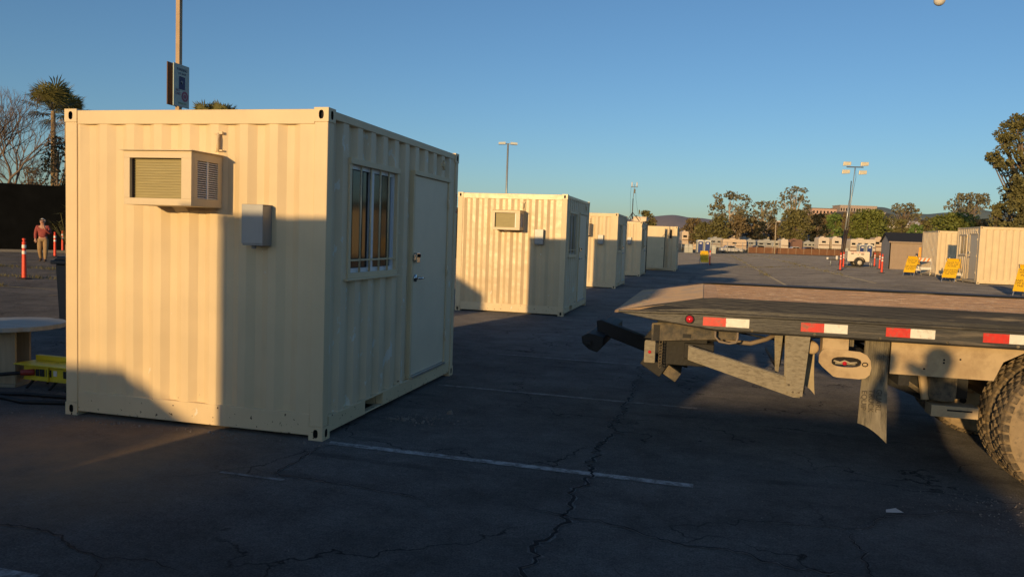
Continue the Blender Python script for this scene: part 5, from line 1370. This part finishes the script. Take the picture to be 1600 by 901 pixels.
# ------------------------------------------------------------------ trailers, motorhomes and cars beyond the fence
def rv(label, px0, px1, dep, ytop, ybot, m='rv_white', stripe=True, name='travel_trailer', cat='trailer', cabover=False, win=3, rz=YAW, deep=2.4):
    xa, ya = at((px0 + px1) / 2, dep); g = gz(xa, ya); wd = (px1 - px0) / F * dep; H = zz(px0, ytop, dep) - g; zb = max(.45, zz(px0, ybot, dep) - g)
    zb = min(zb, H * .35)
    t = thing(name, label, cat, (xa, ya, g), rz, 'vehicles stored beyond the far fence'); h = wd / 2
    mb = MB(); r = min(.3, h * .3)
    poly = [(-h, zb), (h, zb), (h, H - r), (h - r * .4, H - r * .3), (h - r, H), (-h + r, H), (-h + r * .4, H - r * .3), (-h, H - r)]
    mb.prism(poly, 'y', 0, deep, m); mb.build('body', t, bevel=.06)
    if stripe:
        mb = MB(); mb.box(-h + .04, -.02, zb + (H - zb) * .28, h - .04, -.004, zb + (H - zb) * .36, 'rv_stripe'); mb.build('stripe', t)
    for k in range(win):
        a = -h + wd * (k + .5) / win; ww = min(.45, wd / win * .32)
        mb = MB(); mb.box(a - ww, -.03, zb + (H - zb) * .52, a + ww * .8, -.005, zb + (H - zb) * .68, 'dark_glass'); mb.build('window', t)
    for a in ((-h * .55, h * .55) if wd > 3 else (-h * .6, h * .6)):
        mb = MB(); mb.lathe([(0, -.1), (.2, -.1), (.35, -.08), (.35, .1), (0, .1)], (a, .15, .35), 'y', 14, 'tyre'); mb.build('wheel', t)
    mb = MB(); mb.box(-h * .35, .5, H, h * .1, 1.3, H + .22, m); mb.build('roof_unit', t)
    return t


rv('cream trailer at the left end of the stored vehicles, by the farthest left container', 1062, 1072, 165, 361, 378, 'rv_cream', win=1)
rv('grey stored trailer behind the left pair of portable toilets', 1106, 1126, 160, 371, 386, 'rv_grey', win=2)
rv('long pinkish trailer with pale doors right of the left pair of portable toilets', 1126, 1163, 158, 373, 388, 'rv_cream', win=1)
rv('small grey camper at the right end of the long pinkish trailer', 1163.5, 1177, 160, 374, 388, 'rv_grey', win=1)
rv('grey motorhome with three windows left of the pale low lamp post', 1180, 1216, 162, 374.5, 389, 'rv_grey', name='motorhome', cat='motorhome', win=3)
rv('white upright camper right of the pale low lamp post', 1217, 1228, 160, 373.5, 388, 'rv_white', win=0)
rv('brown stored truck body in the middle of the stored vehicles', 1229, 1250, 164, 373.5, 386, 'rv_brown', name='box_truck', cat='truck', win=0, stripe=False)
rv('blue and grey stored motorhome right of the brown truck body', 1252, 1271, 164, 377, 389, 'rv_grey', name='motorhome', cat='motorhome', win=3)
rv('white square camper back end left of the light tower mast', 1275, 1292, 160, 370.5, 388, 'rv_white', win=1)
rv('white square camper back end beside the light tower mast', 1296, 1311, 160, 370.5, 388, 'rv_white', win=1)
rv('pale motorhome behind the right pair of portable toilets', 1325, 1364, 162, 373, 392, 'rv_white', name='motorhome', cat='motorhome', win=4)
rv('second cream motorhome between the right toilets and the shed', 1362, 1382, 168, 371, 392, 'rv_cream', name='motorhome', cat='motorhome', win=2)
rv('white trailer between the shed and the right hand containers', 1431, 1475, 120, 371, 388, 'rv_white', win=2)


def car(label, px, dep, m, rz=YAW, loc=None, hgt=1.42, name='parked_car', cat='car', group='vehicles stored beyond the far fence', L_=4.4, wd=1.76):
    if loc is None: x, y = at(px, dep); loc = (x, y, gz(x, y))
    t = thing(name, label, cat, loc, rz, group); s_ = L_ / 4.4; hk = hgt / 1.42
    P_ = lambda pts: [(a * s_, b * hk) for a, b in pts]
    mb = MB(); mb.prism(P_([(-2.2, .32), (2.15, .32), (2.2, .62), (2.05, .82), (1.1, .92), (-1.75, .95), (-2.15, .88), (-2.2, .6)]), 'y', -wd / 2, wd / 2, m); mb.build('body', t, bevel=.05)
    mb = MB(); mb.prism(P_([(1.12, .92), (.45, 1.36), (.2, 1.42), (-.9, 1.41), (-1.7, .95)]), 'y', -wd / 2 + .12, wd / 2 - .12, m); mb.build('cabin', t, bevel=.05)
    mb = MB()
    for sy in (-1, 1): mb.prism(P_([(.88, .96), (.38, 1.32), (-.82, 1.33), (-1.42, .98)]), 'y', sy * (wd / 2 - .12), sy * (wd / 2 - .112), 'dark_glass')
    mb.build('window', t)
    for a in (-1.35, 1.35):
        for sy in (-1, 1): mb = MB(); mb.lathe([(0, -.1), (.2, -.1), (.2, -.08), (.32, -.09), (.34, -.05), (.34, .05), (.32, .09), (0, .1)], (a * s_, sy * (wd / 2 - .1), .34), 'y', 18, 'tyre'); mb.build('wheel', t)
    return t


car('white parked car in front of the long pinkish trailer', 1139, 152, 'car_white')
car('small white parked car in front of the brown truck body', 1240, 152, 'car_white', L_=3.6)
car('dark blue parked car before the blue and grey motorhome', 1262, 153, 'car_blue')
car('dark parked car beside the grey motorhome left of the low lamp post', 1184, 153, 'car_dark')


# ------------------------------------------------------------------ buildings and hills
def house(label, px0, px1, dep, ytop, ybot, m, roof='roof_tile', wins=4, gable=True, floors=1):
    xa, ya = at((px0 + px1) / 2, dep); wd = (px1 - px0) / F * dep; zt = zz((px0 + px1) / 2, ytop, dep); zb = zz((px0 + px1) / 2, ybot, dep)
    t = thing('building', label, 'building', (xa, ya, min(zb, 0)), YAW, 'buildings behind the far trees'); z0_ = 0; H = zt - min(zb, 0); h = wd / 2; dp = max(8, wd * .5)
    rh = (zt - zb) * .25 if gable else .4
    mb = MB(); mb.box(-h, 0, 0, h, dp, H - rh, m); mb.build('wall', t)
    mb = MB()
    if gable: mb.prism([(-.5, H - rh), (dp / 2, H), (dp + .5, H - rh), (dp + .5, H - rh + .2), (dp / 2, H + .25), (-.5, H - rh + .2)], 'x', -h - .4, h + .4, roof)
    else: mb.box(-h - .2, -.2, H - rh, h + .2, dp + .2, H, roof)
    mb.build('roof', t)
    for fl in range(floors):
        fz = zb - min(zb, 0); ft = (H - rh - fz) / floors; zc = fz + ft * (fl + .5)
        for k in range(wins):
            a = -h + wd * (k + .5) / wins; mb = MB(); mb.box(a - wd / wins * .22, -.06, zc - ft * .2, a + wd / wins * .22, -.02, zc + ft * .2, 'dark_glass'); mb.build('window', t)
    return t


house('beige stucco house seen between the left eucalyptus trunks', 1080, 1098, 215, 352, 378, 'stucco', wins=2)
house('sunlit beige building wall behind the tallest left eucalyptus', 1120, 1163, 220, 352, 378, 'stucco', wins=4)
house('pale house low between umbrella eucalyptus and lamp post', 1186, 1200, 230, 355, 380, 'stucco_pink', wins=2)
house('white low house with grey roof behind the motorhomes', 1170, 1215, 200, 366, 380, 'stucco_white', 'roof_grey', wins=4)
house('white low house behind the middle trees', 1245, 1268, 205, 366, 380, 'stucco_white', 'roof_grey', wins=2)
house('pink roofed hillside building left of the large flat one', 1262, 1300, 420, 325.5, 337, 'stucco_pink', 'roof_tile', wins=7, gable=False, floors=1)
house('large flat hillside building above the round green tree', 1305, 1362, 430, 321.5, 334, 'stucco_far', 'stucco_far', wins=14, gable=False, floors=1)
house('small white house on the hillside right of the large flat building', 1364, 1376, 400, 328, 345, 'stucco_white', 'roof_grey', wins=2)
house('white house roof right of the round green tree', 1384, 1399, 300, 345, 372, 'stucco_white', 'stucco_white', wins=2)
house('white house behind the dark eucalyptus over the shed', 1410, 1434, 300, 346, 372, 'stucco_white', 'stucco_white', wins=3)
house('pale house gable seen just above the shed', 1383, 1393, 230, 359, 380, 'stucco_white', 'roof_grey', wins=1)
house('orange brown gable peeking over the nearer right hand container', 1508, 1517, 140, 335, 372, 'stucco', 'stucco', wins=0)


def hills(name, pts, D, depth, m, seed):
    """ridge line given as (column, row) at distance D; a real rolling mass with front and back slopes"""
    vs = []; rows = 9; fr = []
    fine = []
    for (a, b) in zip(pts[:-1], pts[1:]):
        for k in range(6): t_ = k / 6; fine.append((a[0] + (b[0] - a[0]) * t_, a[1] + (b[1] - a[1]) * S(t_)))
    fine.append(pts[-1])
    for j in range(rows):
        f = j / (rows - 1); prof = math.sin(math.pi * f) ** .8
        dd = D - depth / 2 + depth * f
        for (px, py) in fine:
            x, y = at(px, dd); H = zz(px, py, D); n_ = 1 + .10 * mnoise.noise(Vector((x * .004, y * .004, seed))) * (1 if j != rows // 2 else .3)
            vs.append((x, y, max(-5, H * prof * n_ - 5 * (1 - prof))))
    n = len(fine); fs = [(j * n + i, j * n + i + 1, (j + 1) * n + i + 1, (j + 1) * n + i) for j in range(rows - 1) for i in range(n - 1)]
    mb = MB(); mb.add(vs, fs, m, smooth=True); return mb.build(name, kind='structure')


hills('hills', [(-1400, 372), (-500, 340), (0, 330), (500, 350), (900, 352), (960, 344), (1010, 338.5), (1045, 336.5), (1080, 341), (1150, 350), (1260, 352), (1400, 356)], 3200, 1500, 'hill_brown', 1)
hills('hills', [(1150, 378), (1215, 352), (1262, 336), (1310, 331), (1370, 332), (1400, 338), (1450, 345), (1520, 350), (1650, 365), (1750, 380)], 415, 130, 'hill_near', 5)
hills('hills', [(1180, 352), (1260, 330), (1320, 322), (1370, 324), (1395, 329), (1440, 334), (1470, 332), (1510, 326.5), (1550, 331), (1650, 345), (2000, 350), (2600, 370)], 2300, 1000, 'hill_green', 2)


# ------------------------------------------------------------------ people
def skin_mesh(name, parent, joints, edges, m, sub=2, root=0, mats=None):
    me = bpy.data.meshes.new(name); me.from_pydata([j[:3] for j in joints], edges, []); me.materials.append(MAT[m])
    o = bpy.data.objects.new(name, me); COL.objects.link(o); o.parent = parent
    o.modifiers.new('skin', 'SKIN')
    if not me.skin_vertices:
        bm = bmesh.new(); bm.from_mesh(me); bm.verts.layers.skin.verify(); bm.to_mesh(me); bm.free()
    sv = me.skin_vertices[0].data
    for i, j in enumerate(joints):
        r = j[3] if len(j) > 3 else .05; sv[i].radius = (r, j[4] if len(j) > 4 else r); sv[i].use_root = (i == root)
    o.modifiers['skin'].use_smooth_shade = True
    s = o.modifiers.new('sub', 'SUBSURF'); s.levels = sub; s.render_levels = sub
    return o


def person(label, loc, rz, J, shirt, pants, shoes, hair, pants_extra=1.0, cap=False, glasses=False):
    """J: dict of joints facing local -Y"""
    t = thing('person', label, 'person', loc, rz)
    names = ['pelvis', 'waist', 'chest', 'neck', 'jaw', 'head', 'crown', 'shL', 'elL', 'wrL', 'hdL', 'shR', 'elR', 'wrR', 'hdR', 'hipL', 'knL', 'anL', 'toL', 'hipR', 'knR', 'anR', 'toR']
    rad = dict(pelvis=.12, waist=.12, chest=.13, neck=.055, jaw=.075, head=.095, crown=.07, shL=.06, elL=.045, wrL=.032, hdL=.035, shR=.06, elR=.045, wrR=.032, hdR=.035,
               hipL=.085, knL=.06, anL=.04, toL=.035, hipR=.085, knR=.06, anR=.04, toR=.035)
    V_ = [tuple(J[n]) + (rad[n],) for n in names]; I = {n: i for i, n in enumerate(names)}
    E_ = [('pelvis', 'waist'), ('waist', 'chest'), ('chest', 'neck'), ('neck', 'jaw'), ('jaw', 'head'), ('head', 'crown'), ('chest', 'shL'), ('shL', 'elL'), ('elL', 'wrL'), ('wrL', 'hdL'), ('chest', 'shR'), ('shR', 'elR'), ('elR', 'wrR'), ('wrR', 'hdR'),
          ('pelvis', 'hipL'), ('hipL', 'knL'), ('knL', 'anL'), ('anL', 'toL'), ('pelvis', 'hipR'), ('hipR', 'knR'), ('knR', 'anR'), ('anR', 'toR')]
    E2 = [(I[a], I[b]) for a, b in E_]
    # fingers, nose and ears grow from the same skeleton
    for s_, hd, wr in ((1, 'hdL', 'wrL'), (-1, 'hdR', 'wrR')):
        h_ = Vector(J[hd]); d_ = (h_ - Vector(J[wr])).normalized(); sd_ = d_.cross(Vector((0, 1, 0))); sd_ = sd_.normalized() if sd_.length > .1 else Vector((1, 0, 0)); cv = sd_.cross(d_)
        for k, (off, ln) in enumerate(((-.03, .06), (-.01, .075), (.01, .07), (.03, .055))):
            a = h_ + sd_ * off + d_ * .03; b = a + d_ * ln * .55; c = b + (d_ * .6 + cv * .6) * ln * .5; k0 = len(V_)
            V_ += [tuple(a) + (.011,), tuple(b) + (.009,), tuple(c) + (.008,)]; E2 += [(I[hd], k0), (k0, k0 + 1), (k0 + 1, k0 + 2)]
        a = h_ + sd_ * .04 * s_; b = a + (d_ * .6 + sd_ * .5 * s_) * .04; k0 = len(V_); V_ += [tuple(a) + (.012,), tuple(b) + (.010,)]; E2 += [(I[hd], k0), (k0, k0 + 1)]
    hd = Vector(J['head'])
    k0 = len(V_); V_ += [tuple(hd + Vector((0, -.112, -.02))) + (.014,)]; E2 += [(I['head'], k0)]
    for s_ in (-1, 1): k0 = len(V_); V_ += [tuple(hd + Vector((s_ * .095, .01, -.01))) + (.018,)]; E2 += [(I['head'], k0)]
    skin_mesh('body', t, V_, E2, 'skin')
    def sub(nm, ns, es, k, m, extra=()):
        fat = {'waist': 1.12, 'pelvis': 1.22, 'chest': 1.0, 'elL': .9, 'elR': .9, 'wrL': .85, 'wrR': .85} if nm == 'shirt' else {}
        jj = [tuple(J[n]) + (rad[n] * k * fat.get(n, 1) + (.012), rad[n] * k * (fat.get(n, 1) * .85 if n in ('waist', 'pelvis', 'chest') else 1) + .012) for n in ns] + list(extra); ix = {n: i for i, n in enumerate(ns)}
        return skin_mesh(nm, t, jj, [(ix[a], ix[b]) for a, b in es], m)
    sub('shirt', ['chest', 'waist', 'pelvis', 'shL', 'elL', 'wrL', 'shR', 'elR', 'wrR'], [('chest', 'waist'), ('waist', 'pelvis'), ('chest', 'shL'), ('shL', 'elL'), ('elL', 'wrL'), ('chest', 'shR'), ('shR', 'elR'), ('elR', 'wrR')], 1.12, shirt)
    rad['pelvis'] = .085
    sub('trousers', ['pelvis', 'hipL', 'knL', 'anL', 'hipR', 'knR', 'anR'], [('pelvis', 'hipL'), ('hipL', 'knL'), ('knL', 'anL'), ('pelvis', 'hipR'), ('hipR', 'knR'), ('knR', 'anR')], 1.15 * pants_extra, pants)
    for s_ in 'LR':
        mb = MB(); a, b = Vector(J['an' + s_]), Vector(J['to' + s_]); mb.tube([a + Vector((0, .05, -.03)), a.lerp(b, .5) + Vector((0, 0, -.01)), b + Vector((0, -.03, 0))], [.05, .052, .04], shoes, n=10); mb.build('shoe', t)
    # hair cap over the back of the skull, eyes, mouth
    mb = MB(); n = 14; vs = []
    for i in range(7):
        ph = i / 6 * 1.75
        for j in range(n): th = 2 * math.pi * j / n; vs.append(tuple(hd + Vector((.100 * math.sin(ph) * math.cos(th), .022 + .106 * math.sin(ph) * math.sin(th), .03 + .105 * math.cos(ph)))))
    fs = [(i * n + j, i * n + (j + 1) % n, (i + 1) * n + (j + 1) % n, (i + 1) * n + j) for i in range(6) for j in range(n) if not (i > 2 and math.sin(2 * math.pi * (j + .5) / n) < -.35)]
    mb.add(vs, fs, hair, smooth=True); mb.build('hair', t)
    mb = MB()
    for s_ in (-1, 1): mb.lathe([(0, -.008), (.010, -.004), (.011, .004)], tuple(hd + Vector((s_ * .034, -.092, .0))), 'y', 8, 'ink_black')
    mb.box(hd.x - .024, hd.y - .092, hd.z - .062, hd.x + .024, hd.y - .080, hd.z - .054, 'lens_red')
    if glasses:
        for s_ in (-1, 1): mb.lathe([(.022, -.001), (.026, -.001), (.026, .003)], (hd.x + s_ * .035, hd.y - .104, hd.z), 'y', 12, 'ink_black')
    mb.build('face', t)
    return t


JW = dict(pelvis=(0, .02, .93), waist=(0, .01, 1.08), chest=(0, 0, 1.30), neck=(0, 0, 1.46), jaw=(0, -.02, 1.53), head=(0, -.02, 1.60), crown=(0, .0, 1.655),
          shL=(.19, .02, 1.39), elL=(.27, -.04, 1.12), wrL=(.12, -.24, 1.32), hdL=(.07, -.26, 1.42), shR=(-.19, .02, 1.39), elR=(-.26, .05, 1.12), wrR=(-.25, -.04, .90), hdR=(-.24, -.06, .84),
          hipL=(.10, .02, .86), knL=(.12, -.12, .50), anL=(.11, -.16, .09), toL=(.12, -.30, .045), hipR=(-.10, .02, .86), knR=(-.11, .02, .47), anR=(-.10, .20, .12), toR=(-.11, .08, .045))
x, y = at(65, 31.0)
person('man with white hair walking in a maroon shirt and khaki trousers, hand at his face', (x, y, 0), math.atan2(x, -y) + .1 if False else .62, JW, 'shirt_maroon', 'pants_khaki', 'shoe_brown', 'hair_white', pants_extra=1.15, glasses=True)

# the photographer, just behind the camera, holding up the phone; only the long shadow shows
JP = dict(pelvis=(0, 0, .95), waist=(0, 0, 1.10), chest=(0, 0, 1.30), neck=(0, 0, 1.50), jaw=(0, .0, 1.58), head=(0, 0, 1.65), crown=(0, .01, 1.70),
          shL=(.19, .0, 1.40), elL=(.36, -.12, 1.38), wrL=(.27, -.26, 1.52), hdL=(.25, -.29, 1.58), shR=(-.19, 0, 1.40), elR=(-.36, -.12, 1.38), wrR=(-.08, -.27, 1.50), hdR=(.06, -.29, 1.57),
          hipL=(.13, 0, .86), knL=(.15, -.02, .50), anL=(.16, .02, .09), toL=(.17, -.13, .045), hipR=(-.13, 0, .86), knR=(-.15, -.02, .50), anR=(-.16, .02, .09), toR=(-.17, -.13, .045))
ph = person('photographer in a dark jacket standing behind the camera with both arms raised', (.26, -.42, 0), math.pi, JP, 'jacket_dark', 'jacket_dark', 'shoe_brown', 'hair_dark', pants_extra=1.5)
skin_mesh('coat', ph, [(0, 0, 1.28, .20, .15), (0, 0, 1.0, .22, .17), (0, 0, .72, .25, .18), (0, 0, .50, .26, .18)], [(0, 1), (1, 2), (2, 3)], 'jacket_dark')
mb = MB(); mb.box(-.075, -.085, 1.60, .075, -.077, 1.675, 'phone_black'); mb.build('smartphone', label='dark smartphone held up in landscape by the photographer', category='phone')


# ------------------------------------------------------------------ unseen vehicles, pallets and tent, put in to throw the long shadows
t = thing('sport_utility_car', 'unseen white boxy car behind the camera, widened to shade the foreground', 'car', (-1.80, -4.72, 0), 0, 'vehicles parked behind the camera')
mb = MB(); mb.prism([(0, .40), (0, 1.02), (-.06, 1.60), (-.3, 1.64), (-2.6, 1.64), (-3.3, 1.08), (-4.3, .98), (-4.5, .75), (-4.5, .36)], 'x', -1.12, 1.12, 'car_white'); mb.build('body', t, bevel=.05)  # body made extra wide to close a lit gap in the foreground shadow
mb = MB()
for sx in (-1.124, 1.124): mb.prism([(-.3, 1.08), (-.4, 1.48), (-2.5, 1.48), (-3.0, 1.08)], 'x', sx, sx * 1.004, 'dark_glass')
mb.build('window', t)
for a in (-.85, -3.65):
    for sx in (-1, 1): mb = MB(); mb.lathe([(0, -.1), (.22, -.1), (.34, -.09), (.36, 0), (.34, .09), (0, .1)], (sx * .95, a, .36), 'x', 18, 'tyre'); mb.build('wheel', t)
t = thing('passenger_van', 'white high roofed van parked behind the camera on the left', 'van', (-9.9, -9.0, 0), 0, 'vehicles parked behind the camera')
mb = MB(); mb.prism([(-2.7, .35), (3.5, .35), (3.55, 1.05), (3.1, 1.35), (2.95, 1.72), (2.3, 2.10), (-2.6, 2.12), (-2.72, 1.9)], 'y', -1.0, 1.0, 'car_white'); mb.build('body', t, bevel=.05)
mb = MB()
for sy in (-1.004, 1.004): mb.prism([(-2.2, 1.3), (2.6, 1.3), (2.2, 1.95), (-2.2, 1.95)], 'y', sy, sy * 1.003, 'dark_glass')
mb.build('window', t)
for a in (-1.8, 2.2):
    for sy in (-1, 1): mb = MB(); mb.lathe([(0, -.12), (.22, -.12), (.36, -.1), (.37, .1), (0, .12)], (a, sy * .88, .37), 'y', 18, 'tyre'); mb.build('wheel', t)
def pallet(label, z):  # unseen stack, added to keep the table and power box in shade
    t = thing('pallet', label, 'pallet', (-7.1, 2.95, z), .03 * math.sin(z * 9), 'pallets added out of view to shade the table')
    mb = MB()
    for k in range(7): mb.box(-.6, -.5 + k * .15, .122, .6, -.4 + k * .15, .14, 'wood_side')
    mb.build('deck_boards', t)
    for k in (-.5, -.05, .4): mb = MB(); mb.box(-.6, k, .02, .6, k + .1, .12, 'wood_side'); mb.build('bearer', t)
    return t
names = ['lowest', 'second lowest', 'third lowest', 'fourth lowest', 'third highest', 'second highest', 'topmost']
p0 = pallet('lowest pallet of the stack left of the camera', 0)
for k in range(1, 7): dup(p0, (-7.1, 2.95, k * .143), .02 * ((k * 7) % 3 - 1), names[k] + ' pallet of the stack left of the camera')
t = thing('shade_tent', 'white pop up canopy tent added out of view to shade the second container', 'tent', (-10.1, .3, 0))  # invented caster for the shadow low on the second container
mb = MB(); hw = 1.72; mb.add([(-hw, -hw, 2.55), (hw, -hw, 2.55), (hw, hw, 2.55), (-hw, hw, 2.55), (0, 0, 3.35), (-hw, -hw, 2.05), (hw, -hw, 2.05), (hw, hw, 2.05), (-hw, hw, 2.05)],
                            [(0, 1, 4), (1, 2, 4), (2, 3, 4), (3, 0, 4), (0, 1, 6, 5), (1, 2, 7, 6), (2, 3, 8, 7), (3, 0, 5, 8)], 'tent_white'); mb.build('canopy', t)
mb = MB(); mb.box(-hw, hw - .02, .05, hw, hw, 2.06, 'tent_white'); mb.build('side_wall', t)
for sx in (-1, 1):
    for sy in (-1, 1): mb = MB(); mb.tube([(sx * (hw - .04), sy * (hw - .04), 0), (sx * (hw - .04), sy * (hw - .04), 2.5)], .02, 'leg_metal', n=6); mb.build('leg', t)

# ------------------------------------------------------------------ moon
dirm = fwd * F + rt * (1468 - 800) - up * (1 - 450.5); dirm.normalize()
t = thing('moon', 'pale nearly full daytime moon at the top right edge of the sky', 'moon', tuple(Vector((0, 0, CAMH)) + dirm * 9000))
me = bpy.data.meshes.new('moon_disc'); bm = bmesh.new(); bmesh.ops.create_icosphere(bm, subdivisions=4, radius=52); bm.to_mesh(me); bm.free(); me.materials.append(MAT['moon_grey'])
for p in me.polygons: p.use_smooth = True
mo = bpy.data.objects.new('sphere', me); COL.objects.link(mo); mo.parent = t
